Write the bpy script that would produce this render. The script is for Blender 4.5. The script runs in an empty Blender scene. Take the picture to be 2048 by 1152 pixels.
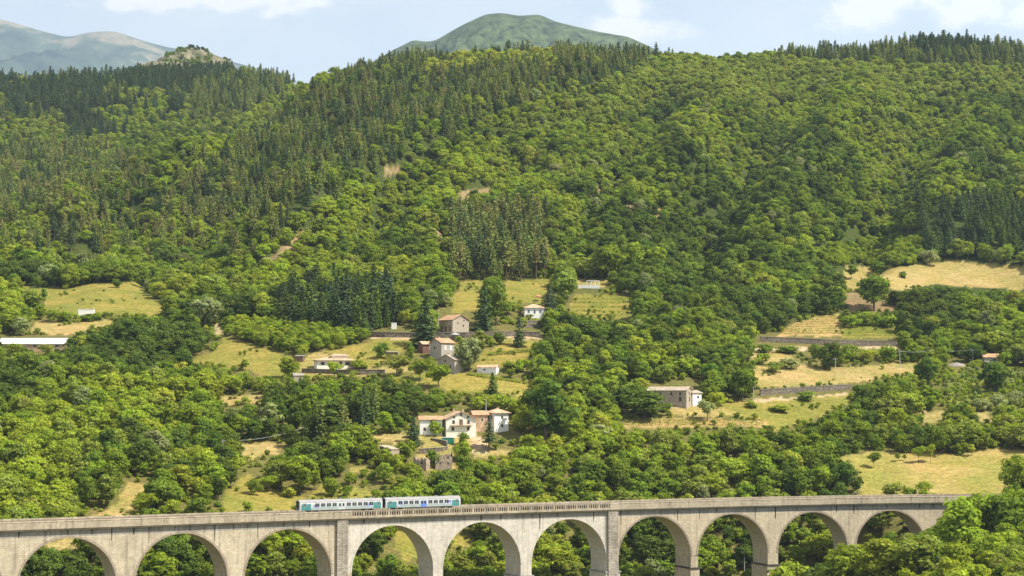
import bpy, math, random
import numpy as np
from mathutils import Vector

# ------------------------------------------------------------------ camera, sky, sun, exposure
SC = bpy.context.scene
COL = SC.collection
F, CX, CY, HOR = 3500.0, 1024.0, 576.0, 811.0          # lens in photo pixels, photo centre, eye level
TH = math.atan((HOR - CY) / F)
cam_d = bpy.data.cameras.new('camera')
cam = bpy.data.objects.new('camera', cam_d)
COL.objects.link(cam)
cam_d.sensor_width = 36.0
cam_d.lens = 36.0 * F / 2048.0
cam_d.clip_start = 1.0
cam_d.clip_end = 40000.0
cam.location = (0, 0, 0)
cam.rotation_euler = (math.pi / 2 + TH, 0, 0)
SC.camera = cam

SUN = Vector((0.68, -0.27, 0.92)).normalized()
SKY_STRENGTH, SUN_STRENGTH, EXPOSURE = 0.10, 4.8, 0.9
world = bpy.data.worlds.new('World')
SC.world = world
world.use_nodes = True
sun_d = bpy.data.lights.new('sun', 'SUN')
sun_d.energy = SUN_STRENGTH
sun_d.angle = math.radians(0.5)
sun_d.color = (1.0, 0.945, 0.84)
sun = bpy.data.objects.new('sun', sun_d)
COL.objects.link(sun)
sun.rotation_euler = (-SUN).to_track_quat('-Z', 'Y').to_euler()
SC.view_settings.view_transform = 'Standard'
SC.view_settings.look = 'None'
SC.view_settings.exposure = EXPOSURE
SC.view_settings.gamma = 1.0
SC.cycles.max_bounces = 5
SC.cycles.diffuse_bounces = 3
SC.cycles.transmission_bounces = 3
SC.cycles.volume_bounces = 0
SC.cycles.transparent_max_bounces = 4
SC.cycles.use_denoising = True
SC.cycles.denoising_prefilter = 'ACCURATE'


def build_sky():
    nt = world.node_tree
    nt.nodes.clear()
    N, L = nt.nodes.new, nt.links.new
    out = N('ShaderNodeOutputWorld')
    bg = N('ShaderNodeBackground')
    bg.inputs['Strength'].default_value = SKY_STRENGTH
    L(bg.outputs[0], out.inputs['Surface'])
    sky = N('ShaderNodeTexSky')
    sky.sky_type = 'NISHITA'
    sky.sun_disc = False
    sky.sun_elevation = math.asin(SUN.z)
    sky.sun_rotation = math.atan2(SUN.x, SUN.y)
    sky.altitude = 400
    sky.air_density = 1.0
    sky.dust_density = 0.6
    sky.ozone_density = 2.0
    tc = N('ShaderNodeTexCoord')
    sep = N('ShaderNodeSeparateXYZ')
    L(tc.outputs['Generated'], sep.inputs[0])

    def m(op, a, b=None, c=None):
        n = N('ShaderNodeMath'); n.operation = op
        for i, v in enumerate((a, b, c)):
            if v is None: continue
            if isinstance(v, (int, float)): n.inputs[i].default_value = v
            else: L(v, n.inputs[i])
        return n.outputs[0]
    y = m('MAXIMUM', sep.outputs[1], 0.12)
    u = m('DIVIDE', sep.outputs[0], y)
    v = m('DIVIDE', sep.outputs[2], y)
    cb = N('ShaderNodeCombineXYZ')
    L(u, cb.inputs[0]); L(v, cb.inputs[1])

    def noise(scale, detail, stretch=(1, 1.8, 1)):
        mp = N('ShaderNodeMapping'); mp.inputs['Scale'].default_value = stretch
        L(cb.outputs[0], mp.inputs['Vector'])
        n = N('ShaderNodeTexNoise'); n.inputs['Scale'].default_value = scale
        n.inputs['Detail'].default_value = detail; n.inputs['Roughness'].default_value = 0.58
        L(mp.outputs[0], n.inputs['Vector'])
        return n.outputs['Fac']
    n1 = noise(38, 8)
    n2 = noise(9, 3)
    # cumulus banks standing low over the ridge, given by their bearing and height above the horizon
    banks = [(470, -8, 230, 34), (320, 0, 150, 26), (1235, 55, 110, 40), (1330, 60, 70, 45), (1260, 10, 50, 30),
             (1720, 30, 90, 38), (1790, 0, 110, 32), (1960, 10, 130, 48), (2080, 30, 110, 40), (1080, -60, 300, 40)]
    acc = None
    for (px, py, a, b) in banks:
        vm = N('ShaderNodeVectorMath'); vm.operation = 'MULTIPLY'
        L(cb.outputs[0], vm.inputs[0]); vm.inputs[1].default_value = (F / a, F / b, 1)
        vd = N('ShaderNodeVectorMath'); vd.operation = 'DISTANCE'
        L(vm.outputs[0], vd.inputs[0])
        vd.inputs[1].default_value = ((px - CX) / a, (HOR - py) * 1.006 / b, 0)
        val = m('SUBTRACT', 1.0, vd.outputs['Value'])
        acc = val if acc is None else m('MAXIMUM', acc, val)
    acc = m('MAXIMUM', acc, -0.8)
    puff = m('ADD', acc, m('MULTIPLY', m('SUBTRACT', n1, 0.5), 3.0))
    mr = N('ShaderNodeMapRange'); mr.interpolation_type = 'SMOOTHSTEP'
    mr.inputs['From Min'].default_value = -0.15; mr.inputs['From Max'].default_value = 1.15
    L(puff, mr.inputs['Value'])
    veil = N('ShaderNodeMapRange'); veil.inputs['From Min'].default_value = 0.35; veil.inputs['From Max'].default_value = 0.8
    veil.inputs['To Min'].default_value = 0.38; veil.inputs['To Max'].default_value = 0.62
    L(n2, veil.inputs['Value'])
    fac = m('MINIMUM', m('ADD', m('MULTIPLY', mr.outputs[0], 0.92), veil.outputs[0]), 0.95)
    mix = N('ShaderNodeMix'); mix.data_type = 'RGBA'
    L(fac, mix.inputs['Factor'])
    grade = N('ShaderNodeMix'); grade.data_type = 'RGBA'; grade.blend_type = 'MULTIPLY'
    grade.inputs['Factor'].default_value = 1.0
    L(sky.outputs[0], grade.inputs[6]); grade.inputs[7].default_value = (0.98, 0.93, 0.88, 1)
    L(grade.outputs[2], mix.inputs[6])
    mix.inputs[7].default_value = (6.7, 6.45, 6.1, 1)
    L(mix.outputs[2], bg.inputs['Color'])


build_sky()

# ------------------------------------------------------------------ projection and noise
def slope(py):
    dy = (CY - py) / F
    return (math.sin(TH) + dy * math.cos(TH)) / (math.cos(TH) - dy * math.sin(TH))


def ray(px, py):
    dy = (CY - py) / F
    fwd = math.cos(TH) - dy * math.sin(TH)
    return (px - CX) / F / fwd, (math.sin(TH) + dy * math.cos(TH)) / fwd


def to_px(X, Y, Z):
    f = Y * math.cos(TH) + Z * math.sin(TH)
    up = -Y * math.sin(TH) + Z * math.cos(TH)
    return CX + F * X / f, CY - F * up / f


def vnoise(x, y, seed=0):
    x = np.asarray(x, float); y = np.asarray(y, float)
    xi = np.floor(x).astype(np.int64); yi = np.floor(y).astype(np.int64)
    fx = x - xi; fy = y - yi
    fx = fx * fx * (3 - 2 * fx); fy = fy * fy * (3 - 2 * fy)

    def h(a, b):
        n = (a * 374761393 + b * 668265263 + seed * 1274126177) & 0xffffffff
        n = ((n ^ (n >> 13)) * 1274126177) & 0xffffffff
        return ((n ^ (n >> 16)) & 0xffff) / 65535.0
    return (h(xi, yi) * (1 - fx) + h(xi + 1, yi) * fx) * (1 - fy) + (h(xi, yi + 1) * (1 - fx) + h(xi + 1, yi + 1) * fx) * fy


def fbm(x, y, seed=0, o=4):
    s = 0; a = 0.5; t = 0
    for i in range(o):
        s = s + a * vnoise(x * 2 ** i, y * 2 ** i, seed + i * 17); t += a; a *= 0.5
    return s / t


# ------------------------------------------------------------------ terrain heights
LOW = {
    -400: [(150, 1900), (380, 1420), (440, 1280), (462, 1240), (500, 1110), (530, 1040), (570, 985), (625, 908), (680, 830), (740, 760), (800, 695), (860, 645), (900, 615), (960, 580), (1050, 530), (1150, 480), (1180, 470)],
    0:    [(150, 1900), (380, 1420), (450, 1280), (480, 1238), (515, 1110), (540, 1045), (570, 990), (625, 902), (680, 825), (740, 755), (800, 692), (860, 640), (900, 610), (960, 575), (1050, 520), (1150, 465), (1200, 445)],
    200:  [(150, 1900), (380, 1420), (460, 1280), (492, 1238), (527, 1100), (550, 1045), (575, 990), (625, 905), (680, 825), (740, 755), (800, 690), (860, 640), (900, 610), (960, 570), (1050, 515), (1150, 455), (1270, 405)],
    400:  [(150, 1900), (380, 1420), (470, 1280), (504, 1238), (540, 1095), (560, 1045), (585, 1000), (630, 925), (685, 845), (740, 765), (800, 695), (860, 645), (900, 612), (960, 568), (1050, 505), (1150, 435), (1280, 355), (1360, 328)],
    600:  [(150, 1900), (380, 1420), (480, 1280), (518, 1238), (555, 1090), (580, 1030), (615, 968), (662, 880), (720, 780), (770, 715), (820, 660), (880, 610), (960, 555), (1050, 495), (1150, 428), (1300, 335), (1450, 246), (1600, 170)],
    800:  [(150, 1900), (380, 1420), (500, 1280), (537, 1238), (572, 1090), (597, 1025), (622, 965), (660, 880), (710, 788), (762, 713), (807, 662), (860, 610), (910, 570), (960, 535), (1100, 430), (1250, 330), (1400, 238), (1550, 162), (1650, 124)],
    1024: [(150, 1900), (380, 1420), (515, 1280), (560, 1238), (592, 1090), (615, 1020), (640, 952), (668, 885), (715, 792), (766, 712), (808, 664), (850, 630), (900, 582), (950, 545), (1100, 425), (1250, 322), (1400, 230), (1550, 152), (1680, 108)],
    1300: [(150, 1900), (380, 1420), (530, 1280), (580, 1238), (612, 1090), (632, 1020), (655, 950), (688, 878), (730, 808), (780, 735), (835, 670), (890, 610), (950, 555), (1100, 430), (1250, 325), (1400, 238), (1550, 162), (1700, 118)],
    1500: [(150, 1900), (380, 1400), (535, 1270), (590, 1228), (622, 1090), (642, 1020), (662, 950), (698, 868), (740, 808), (785, 760), (835, 705), (872, 672), (930, 615), (990, 555), (1130, 430), (1280, 325), (1430, 238), (1580, 165), (1720, 122)],
    1750: [(150, 1850), (380, 1350), (470, 1230), (540, 1165), (603, 1120), (622, 1035), (640, 990), (695, 905), (730, 850), (762, 803), (795, 768), (838, 722), (872, 690), (892, 668), (930, 630), (990, 575), (1040, 532), (1160, 430), (1300, 330), (1450, 240), (1600, 158), (1720, 110)],
    1890: [(150, 1820), (380, 1310), (455, 1200), (520, 1130), (580, 1080), (600, 1050), (630, 988), (690, 901), (733, 842), (776, 788), (820, 745), (870, 700), (896, 674), (945, 627), (1010, 573), (1057, 533), (1180, 427), (1325, 325), (1475, 232), (1610, 142), (1730, 78)],
    2048: [(150, 1800), (380, 1280), (440, 1180), (500, 1100), (560, 1045), (598, 1008), (625, 985), (685, 898), (735, 832), (790, 772), (845, 725), (900, 680), (960, 625), (1030, 570), (1075, 535), (1200, 425), (1350, 320), (1500, 230), (1620, 160), (1740, 106)],
    2450: [(150, 1750), (380, 1250), (440, 1155), (500, 1080), (560, 1030), (598, 1000), (625, 980), (685, 895), (735, 830), (790, 770), (845, 720), (900, 675), (960, 620), (1030, 565), (1075, 530), (1200, 420), (1350, 315), (1500, 230), (1620, 170), (1740, 130)],
}
BACK = {
    -400: [(1300, 470), (1500, 400), (1700, 320), (1900, 250), (2100, 195), (2200, 175)],
    0: [(1300, 480), (1500, 400), (1700, 320), (1900, 250), (2100, 190), (2200, 168)],
    230: [(1300, 500), (1500, 400), (1700, 310), (1900, 235), (2100, 172), (2200, 152)],
    450: [(1300, 520), (1500, 400), (1700, 300), (1900, 225), (2100, 165), (2200, 150)],
    600: [(1300, 600), (1500, 470), (1700, 330), (1900, 232), (2100, 165), (2200, 146)],
    760: [(1300, 900), (1500, 800), (1700, 600), (1900, 430), (2100, 330), (2200, 280)],
    2450: [(1300, 1100), (1500, 1000), (1700, 900), (1900, 800), (2100, 700), (2200, 650)],
}
NU, NY = 640, 640
U = np.linspace(-0.46, 0.46, NU)
YR = 150.0 * (2700.0 / 150.0) ** (np.linspace(0, 1, NY) ** 0.82)


def surface(table, fall):
    cols = sorted(table)
    zc = np.zeros((NY, len(cols)))
    for j, c in enumerate(cols):
        ys = np.array([p[0] for p in table[c]], float)
        zs = np.array([slope(p[1]) * p[0] for p in table[c]])
        z = np.interp(YR, ys, zs)
        over = YR > ys[-1]
        z[over] = zs[-1] - fall * (YR[over] - ys[-1])
        before = YR < ys[0]
        z[before] = np.maximum(zs[0] - 0.9 * (ys[0] - YR[before]), -150)
        zc[:, j] = np.maximum(z, -150)
    uc = np.array([(c - CX) / F for c in cols])
    out = np.zeros((NY, NU))
    for i in range(NY):
        out[i] = np.interp(U, uc, zc[i])
    return out


def blur(a, n, axis):
    k = np.ones(2 * n + 1) / (2 * n + 1)
    p = [(0, 0), (0, 0)]; p[axis] = (n, n)
    a = np.pad(a, p, mode='edge')
    return np.apply_along_axis(lambda v: np.convolve(v, k, 'valid'), axis, a)


ZA = surface(LOW, 0.22)
ZB = surface(BACK, 0.2)
for _ in range(2):
    ZA = blur(ZA, 8, 1); ZB = blur(ZB, 20, 1)
ZA = blur(ZA, 2, 0)
k_ = 14.0
ZT = np.maximum(ZA, ZB) + np.log1p(np.exp(-np.abs(ZA - ZB) / k_)) * k_ * 0.4
UU, YY = np.meshgrid(U, YR)
XX = UU * YY
ramp = np.clip((YY - 880) / 250, 0, 1)
ridge = 1 - np.abs(2 * fbm(XX / 120 + YY / 500, YY / 420, 5, 3) - 1)
ramp = ramp * (1 - .8 * np.clip((YY - 1350) / 250, 0, 1))
ZT += ramp * ((ridge - 0.72) * 26 + (fbm(XX / 60, YY / 60, 9, 3) - 0.5) * 6)
# spurs (+) and gullies (-) that run down the hillside
_px, _py = to_px(XX, YY, ZT)


def along(line, wl, wr):
    best = np.full(XX.shape, 1e9); side = np.zeros(XX.shape)
    for (x1, y1), (x2, y2) in zip(line[:-1], line[1:]):
        dx, dy = x2 - x1, y2 - y1; L2 = dx * dx + dy * dy
        t = np.clip(((_px - x1) * dx + (_py - y1) * dy) / L2, 0, 1)
        d = np.hypot(_px - x1 - t * dx, _py - y1 - t * dy)
        c = np.sign(dx * (_py - y1) - dy * (_px - x1))
        m = d < best
        best[m] = d[m]; side[m] = c[m]
    w = np.where(side > 0, wl, wr)
    return np.exp(-(best / w) ** 2)


SPURS = [(+20, [(1180, 175), (1000, 255), (830, 330), (690, 410), (560, 530)], 110, 42), (-16, [(1010, 150), (820, 240), (620, 350), (450, 450), (330, 540)], 60, 60),
         (+14, [(700, 135), (560, 210), (440, 285), (330, 350), (150, 430)], 60, 45),
         (-13, [(1330, 210), (1260, 320), (1180, 430), (1120, 520)], 40, 40), (+10, [(1450, 200), (1380, 310), (1290, 420), (1240, 500)], 60, 45),
         (-14, [(1620, 170), (1540, 300), (1440, 420), (1400, 520)], 42, 42), (+11, [(1740, 190), (1660, 310), (1580, 420), (1540, 500)], 60, 45),
         (-14, [(1900, 190), (1830, 310), (1760, 430), (1730, 490)], 45, 45), (+10, [(2020, 210), (1950, 320), (1900, 420)], 60, 45),
         (-10, [(860, 360), (760, 450), (700, 540)], 34, 34), (+8, [(960, 340), (880, 430), (840, 520)], 40, 36), (-12, [(260, 440), (140, 520)], 50, 50)]
for amp, line, wl, wr in SPURS:
    ZT += amp * 1.55 * along(line, wl, wr) * np.clip((YY - 930) / 120, 0, 1) * (1 - np.clip((YY - 1430) / 170, 0, 1))
ZT += (fbm(XX / 25, YY / 25, 3, 3) - 0.5) * 1.2


def tz(X, Y):
    X = np.asarray(X, float); Y = np.asarray(Y, float)
    t = np.log(np.clip(Y, 150.01, 2699) / 150.0) / math.log(2700.0 / 150.0)
    fi = np.clip(t, 0, 1) ** (1 / 0.82) * (NY - 1)
    fj = (np.clip(X / Y, U[0], U[-1]) - U[0]) / (U[-1] - U[0]) * (NU - 1)
    i = np.clip(fi.astype(int), 0, NY - 2); j = np.clip(fj.astype(int), 0, NU - 2)
    a = fi - i; b = fj - j
    return (ZT[i, j] * (1 - b) + ZT[i, j + 1] * b) * (1 - a) + (ZT[i + 1, j] * (1 - b) + ZT[i + 1, j + 1] * b) * a


_YS = np.concatenate([np.arange(380, 1000, 0.5), np.arange(1000, 2600, 2.0)])


def hit(px, py, ymin=380):
    """The point of the ground seen along one bearing."""
    u, s = ray(px, py)
    ys = _YS[_YS >= ymin]
    d = tz(u * ys, ys) - s * ys
    k = np.argmax(d > 0) if (d > 0).any() else len(ys) - 1
    y = ys[k]
    return np.array([u * y, y, float(tz(u * y, y))])


# ------------------------------------------------------------------ open ground, given by outline
OPEN = [
    ('grass', [(40, 573), (150, 575), (182, 566), (275, 566), (300, 590), (322, 606), (330, 630), (190, 632), (92, 630), (85, 600)]),
    ('dry', [(70, 645), (225, 640), (205, 656), (150, 668), (60, 668)]),
    ('grass', [(448, 672), (490, 682), (548, 702), (600, 716), (622, 735), (600, 756), (540, 756), (480, 735), (365, 724), (425, 702)]),
    ('path', [(428, 645), (440, 645), (450, 672), (436, 672)]),
    ('grass', [(650, 702), (735, 680), (820, 676), (822, 695), (775, 712), (745, 738), (705, 722)]),
    ('dry', [(600, 716), (640, 706), (705, 722), (745, 738), (860, 725), (880, 740), (760, 752), (600, 756)]),
    ('grass', [(770, 752), (870, 745), (930, 745), (1056, 764), (1052, 796), (990, 786), (900, 782), (850, 770)]),
    ('grass', [(915, 562), (968, 558), (955, 622), (902, 628)]),
    ('grass', [(1012, 560), (1102, 553), (1088, 604), (1005, 602)]),
    ('terrace', [(1150, 588), (1262, 592), (1262, 637), (1135, 628)]),
    ('dry', [(1150, 556), (1215, 560), (1215, 578), (1150, 576)]),
    ('terrace', [(960, 700), (1062, 690), (1060, 728), (945, 736)]),
    ('grass', [(1000, 672), (1070, 680), (1062, 692), (985, 700)]),
    ('dry', [(436, 792), (530, 790), (520, 805), (440, 809)]),
    ('dry', [(476, 888), (566, 882), (555, 908), (510, 914), (480, 922)]),
    ('grass', [(470, 960), (500, 950), (560, 984), (610, 994), (610, 1026), (430, 1028), (445, 985)]),
    ('grass', [(640, 965), (700, 972), (765, 984), (765, 1000), (615, 996)]),
    ('dry', [(254, 964), (298, 965), (282, 990), (250, 1030), (140, 1040), (195, 1022), (240, 1000)]),
    ('dry', [(700, 934), (745, 932), (745, 948), (705, 946)]),
    ('dry', [(735, 865), (812, 865), (815, 885), (740, 884)]),
    ('path', [(930, 868), (968, 872), (975, 900), (945, 908), (925, 885)]),
    ('dry', [(830, 868), (930, 868), (940, 892), (850, 892)]),
    ('dry', [(945, 905), (1015, 895), (1018, 908), (950, 918)]),
    ('dry', [(1690, 530), (1800, 532), (1890, 522), (2060, 532), (2060, 582), (1960, 574), (1880, 570), (1800, 577), (1690, 577)]),
    ('dirt', [(1690, 585), (1725, 585), (1790, 612), (1790, 622), (1690, 625)]),
    ('vines', [(1540, 674), (1600, 640), (1680, 628), (1688, 672)]),
    ('terrace', [(1690, 650), (1792, 655), (1790, 676), (1690, 676)]),
    ('dry', [(1505, 702), (1570, 695), (1600, 725), (1640, 738), (1700, 735), (1845, 722), (1842, 742), (1700, 764), (1520, 776), (1508, 750)]),
    ('grass', [(1345, 812), (1420, 806), (1520, 800), (1700, 786), (1700, 806), (1590, 850), (1550, 862), (1510, 835), (1440, 830)]),
    ('dry', [(1338, 812), (1400, 808), (1490, 826), (1430, 836), (1338, 830)]),
    ('vines', [(1240, 838), (1330, 834), (1530, 840), (1530, 852), (1240, 854)]),
    ('green', [(1880, 742), (2060, 736), (2060, 812), (1935, 806), (1880, 812)]),
    ('dry', [(1835, 824), (1886, 820), (1884, 845), (1845, 850)]),
    ('dry', [(1955, 826), (1985, 824), (1980, 842), (1960, 842)]),
    ('field', [(1676, 918), (1745, 902), (1900, 906), (2060, 895), (2060, 925), (2005, 985), (2000, 1000), (1725, 1000), (1722, 945)]),
    ('grass', [(790, 1055), (835, 1060), (838, 1112), (808, 1120), (792, 1085)]),
    ('grass', [(905, 1070), (945, 1065), (945, 1092), (905, 1100)]),
    ('dry', [(60, 1080), (150, 1076), (170, 1090), (120, 1100)]),
    ('dry', [(860, 880), (905, 885), (905, 935), (830, 935), (830, 895)]),
    ('path', [(740, 668), (1080, 664), (1085, 676), (740, 678)]),
    ('path', [(1500, 694), (1795, 690), (1795, 697), (1500, 702)]),
    ('path', [(1300, 808), (1400, 806), (1410, 812), (1300, 816)]),
    ('path', [(1500, 797), (1700, 784), (1705, 788), (1500, 802)]),
]
KEEP = [   # further places nothing may grow in front of: roofs, walls, the train
    (836, 826, 1020, 872), (876, 622, 950, 668), (1046, 600, 1088, 632), (834, 674, 910, 730), (868, 702, 945, 742),
    (622, 704, 712, 742), (1296, 765, 1400, 810), (1962, 706, 2000, 724), (0, 670, 130, 694), (156, 614, 192, 630),
    (740, 655, 835, 674), (1520, 668, 1790, 690), (1525, 766, 1700, 790), (1152, 556, 1204, 576), (766, 880, 786, 925),
    (835, 895, 905, 930), (764, 700, 800, 714), (985, 655, 1080, 676), (1896, 716, 1930, 730)]
GH = 640
GX0, GSC = -400, 0.5                                     # raster: half photo resolution with side margins
GW = 1424
gy, gx = np.mgrid[0:GH, 0:GW]
gpx = gx / GSC + GX0; gpy = gy / GSC


def inside(poly, x, y):
    r = np.zeros(np.shape(x), bool)
    n = len(poly)
    for a in range(n):
        x1, y1 = poly[a]; x2, y2 = poly[(a + 1) % n]
        if y1 == y2: continue
        c = ((y1 > y) != (y2 > y)) & (x < (x2 - x1) * (y - y1) / (y2 - y1) + x1)
        r ^= c
    return r


FIELD_TYPES = ['none', 'grass', 'dry', 'path', 'terrace', 'dirt', 'vines', 'green', 'field']
OPENMAP = np.zeros((GH, GW), np.int32)
wob = (fbm(gpx / 26, gpy / 18, 31, 3) - 0.5) * 22
for t, poly in OPEN:
    OPENMAP[inside(poly, gpx + wob, gpy + wob * 0.45)] = FIELD_TYPES.index(t)
CLEAR = OPENMAP > 0
for (a, b, c, d) in KEEP:
    CLEAR[(gpx >= a) & (gpx <= c) & (gpy >= b) & (gpy <= d)] = True
CI = np.zeros((GH + 1, GW + 1)); CI[1:, 1:] = CLEAR.cumsum(0).cumsum(1)


def frac(I, x0, y0, x1, y1):
    a = np.clip(((x0 - GX0) * GSC).astype(int), 0, GW - 1); b = np.clip((y0 * GSC).astype(int), 0, GH - 1)
    c = np.clip(((x1 - GX0) * GSC).astype(int) + 1, 1, GW); d = np.clip((y1 * GSC).astype(int) + 1, 1, GH)
    return (I[d, c] - I[b, c] - I[d, a] + I[b, a]) / np.maximum((d - b) * (c - a), 1)


def at(grid, px, py):
    a = np.clip(((px - GX0) * GSC).astype(int), 0, GW - 1); b = np.clip((py * GSC).astype(int), 0, GH - 1)
    return grid[b, a]


# ------------------------------------------------------------------ material helpers
def new_mat(name):
    m = bpy.data.materials.new(name); m.use_nodes = True
    nt = m.node_tree; nt.nodes.clear()
    return m, nt, nt.nodes.new, nt.links.new


def solid(name, col, var=0.15, scale=3.0, rough=0.8, bump=0.0, spec=0.3, coord='Object', stretch=(1, 1, 1), second=None, metallic=0.0):
    """Noise-varied surface colour."""
    m, nt, N, L = new_mat(name)
    o = N('ShaderNodeOutputMaterial'); b = N('ShaderNodeBsdfPrincipled')
    L(b.outputs[0], o.inputs[0])
    tc = N('ShaderNodeTexCoord'); mp = N('ShaderNodeMapping'); mp.inputs['Scale'].default_value = stretch
    L(tc.outputs[coord], mp.inputs[0])
    n = N('ShaderNodeTexNoise'); n.inputs['Scale'].default_value = scale; n.inputs['Detail'].default_value = 6
    n.inputs['Roughness'].default_value = 0.65
    L(mp.outputs[0], n.inputs['Vector'])
    cr = N('ShaderNodeValToRGB')
    lo = [c * (1 - var) for c in col] + [1]
    hi = [min(1, c * (1 + var)) for c in (second or col)] + [1]
    cr.color_ramp.elements[0].position = 0.32; cr.color_ramp.elements[1].position = 0.68
    cr.color_ramp.elements[0].color = lo; cr.color_ramp.elements[1].color = hi
    L(n.outputs['Fac'], cr.inputs[0]); L(cr.outputs[0], b.inputs['Base Color'])
    b.inputs['Roughness'].default_value = rough
    b.inputs['Specular IOR Level'].default_value = spec
    b.inputs['Metallic'].default_value = metallic
    if bump:
        bp = N('ShaderNodeBump'); bp.inputs['Strength'].default_value = bump; bp.inputs['Distance'].default_value = 0.1
        L(n.outputs['Fac'], bp.inputs['Height']); L(bp.outputs[0], b.inputs['Normal'])
    return m


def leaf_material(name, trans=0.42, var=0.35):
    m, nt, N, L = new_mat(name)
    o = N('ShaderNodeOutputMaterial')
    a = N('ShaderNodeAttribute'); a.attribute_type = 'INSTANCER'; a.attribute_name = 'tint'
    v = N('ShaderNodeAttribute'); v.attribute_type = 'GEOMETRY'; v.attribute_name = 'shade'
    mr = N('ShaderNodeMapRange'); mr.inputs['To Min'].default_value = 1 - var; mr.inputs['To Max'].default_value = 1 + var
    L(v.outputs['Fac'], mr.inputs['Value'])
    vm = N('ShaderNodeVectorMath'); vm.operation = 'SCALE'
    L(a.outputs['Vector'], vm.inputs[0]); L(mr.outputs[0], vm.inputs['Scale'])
    d = N('ShaderNodeBsdfDiffuse'); t = N('ShaderNodeBsdfTranslucent'); mx = N('ShaderNodeMixShader')
    L(vm.outputs[0], d.inputs[0])
    v2 = N('ShaderNodeVectorMath'); v2.operation = 'MULTIPLY'; v2.inputs[1].default_value = (1.25, 1.25, 0.6)
    L(vm.outputs[0], v2.inputs[0]); L(v2.outputs[0], t.inputs[0])
    mx.inputs[0].default_value = trans
    L(d.outputs[0], mx.inputs[1]); L(t.outputs[0], mx.inputs[2])
    L(mx.outputs[0], o.inputs[0])
    return m


M = {}
M['leaf'] = leaf_material('leaves')
M['needle'] = leaf_material('needles', 0.25, 0.4)
M['bark'] = solid('bark', (0.11, 0.085, 0.06), 0.35, 2.0, 0.95, stretch=(1, 1, 0.2))
M['pine_bark'] = solid('pine_bark', (0.17, 0.11, 0.07), 0.35, 2.0, 0.95, stretch=(1, 1, 0.2))


def ground_material():
    m, nt, N, L = new_mat('ground_cover')
    o = N('ShaderNodeOutputMaterial'); b = N('ShaderNodeBsdfPrincipled')
    L(b.outputs[0], o.inputs[0])
    a = N('ShaderNodeAttribute'); a.attribute_name = 'cover'
    tc = N('ShaderNodeTexCoord')

    def noise(s, det, st=(1, 1, 1)):
        mp = N('ShaderNodeMapping'); mp.inputs['Scale'].default_value = st
        L(tc.outputs['Object'], mp.inputs[0])
        n = N('ShaderNodeTexNoise'); n.inputs['Scale'].default_value = s; n.inputs['Detail'].default_value = det
        n.inputs['Roughness'].default_value = 0.7
        L(mp.outputs[0], n.inputs['Vector'])
        return n.outputs['Fac']
    big = noise(0.06, 5); fine = noise(0.7, 6, (1, 0.6, 1))
    mr = N('ShaderNodeMapRange'); mr.inputs['From Min'].default_value = 0.25; mr.inputs['From Max'].default_value = 0.75
    mr.inputs['To Min'].default_value = 0.55; mr.inputs['To Max'].default_value = 1.4
    L(fine, mr.inputs['Value'])
    tint = N('ShaderNodeValToRGB')
    tint.color_ramp.elements[0].position = 0.3; tint.color_ramp.elements[1].position = 0.72
    tint.color_ramp.elements[0].color = (0.80, 0.93, 0.80, 1); tint.color_ramp.elements[1].color = (1.15, 1.02, 1.05, 1)
    L(big, tint.inputs[0])
    v1 = N('ShaderNodeVectorMath'); v1.operation = 'MULTIPLY'
    L(a.outputs['Color'], v1.inputs[0]); L(tint.outputs[0], v1.inputs[1])
    v2 = N('ShaderNodeVectorMath'); v2.operation = 'SCALE'
    L(v1.outputs[0], v2.inputs[0]); L(mr.outputs[0], v2.inputs['Scale'])
    mid = noise(0.22, 6, (0.7, 1.3, 1))
    patch = N('ShaderNodeValToRGB')
    patch.color_ramp.elements[0].position = 0.36; patch.color_ramp.elements[1].position = 0.62
    patch.color_ramp.elements[0].color = (0.78, 0.82, 0.7, 1); patch.color_ramp.elements[1].color = (1.1, 1.06, 1.05, 1)
    L(mid, patch.inputs[0])
    v3 = N('ShaderNodeVectorMath'); v3.operation = 'MULTIPLY'
    L(v2.outputs[0], v3.inputs[0]); L(patch.outputs[0], v3.inputs[1])
    wv = N('ShaderNodeTexWave'); wv.wave_type = 'BANDS'; wv.bands_direction = 'Y'
    wv.inputs['Scale'].default_value = 0.16; wv.inputs['Distortion'].default_value = 5.0; wv.inputs['Detail'].default_value = 3
    wv.inputs['Detail Scale'].default_value = 0.6
    L(tc.outputs['Object'], wv.inputs['Vector'])
    wr = N('ShaderNodeMapRange'); wr.inputs['To Min'].default_value = 0.86; wr.inputs['To Max'].default_value = 1.1
    L(wv.outputs['Fac'], wr.inputs['Value'])
    v4 = N('ShaderNodeVectorMath'); v4.operation = 'SCALE'
    L(v3.outputs[0], v4.inputs[0]); L(wr.outputs[0], v4.inputs['Scale'])
    L(v4.outputs[0], b.inputs['Base Color'])
    b.inputs['Roughness'].default_value = 1.0; b.inputs['Specular IOR Level'].default_value = 0.05
    bp = N('ShaderNodeBump'); bp.inputs['Strength'].default_value = 0.8; bp.inputs['Distance'].default_value = 0.5
    L(fine, bp.inputs['Height']); L(bp.outputs[0], b.inputs['Normal'])
    return m


M['ground'] = ground_material()


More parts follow.
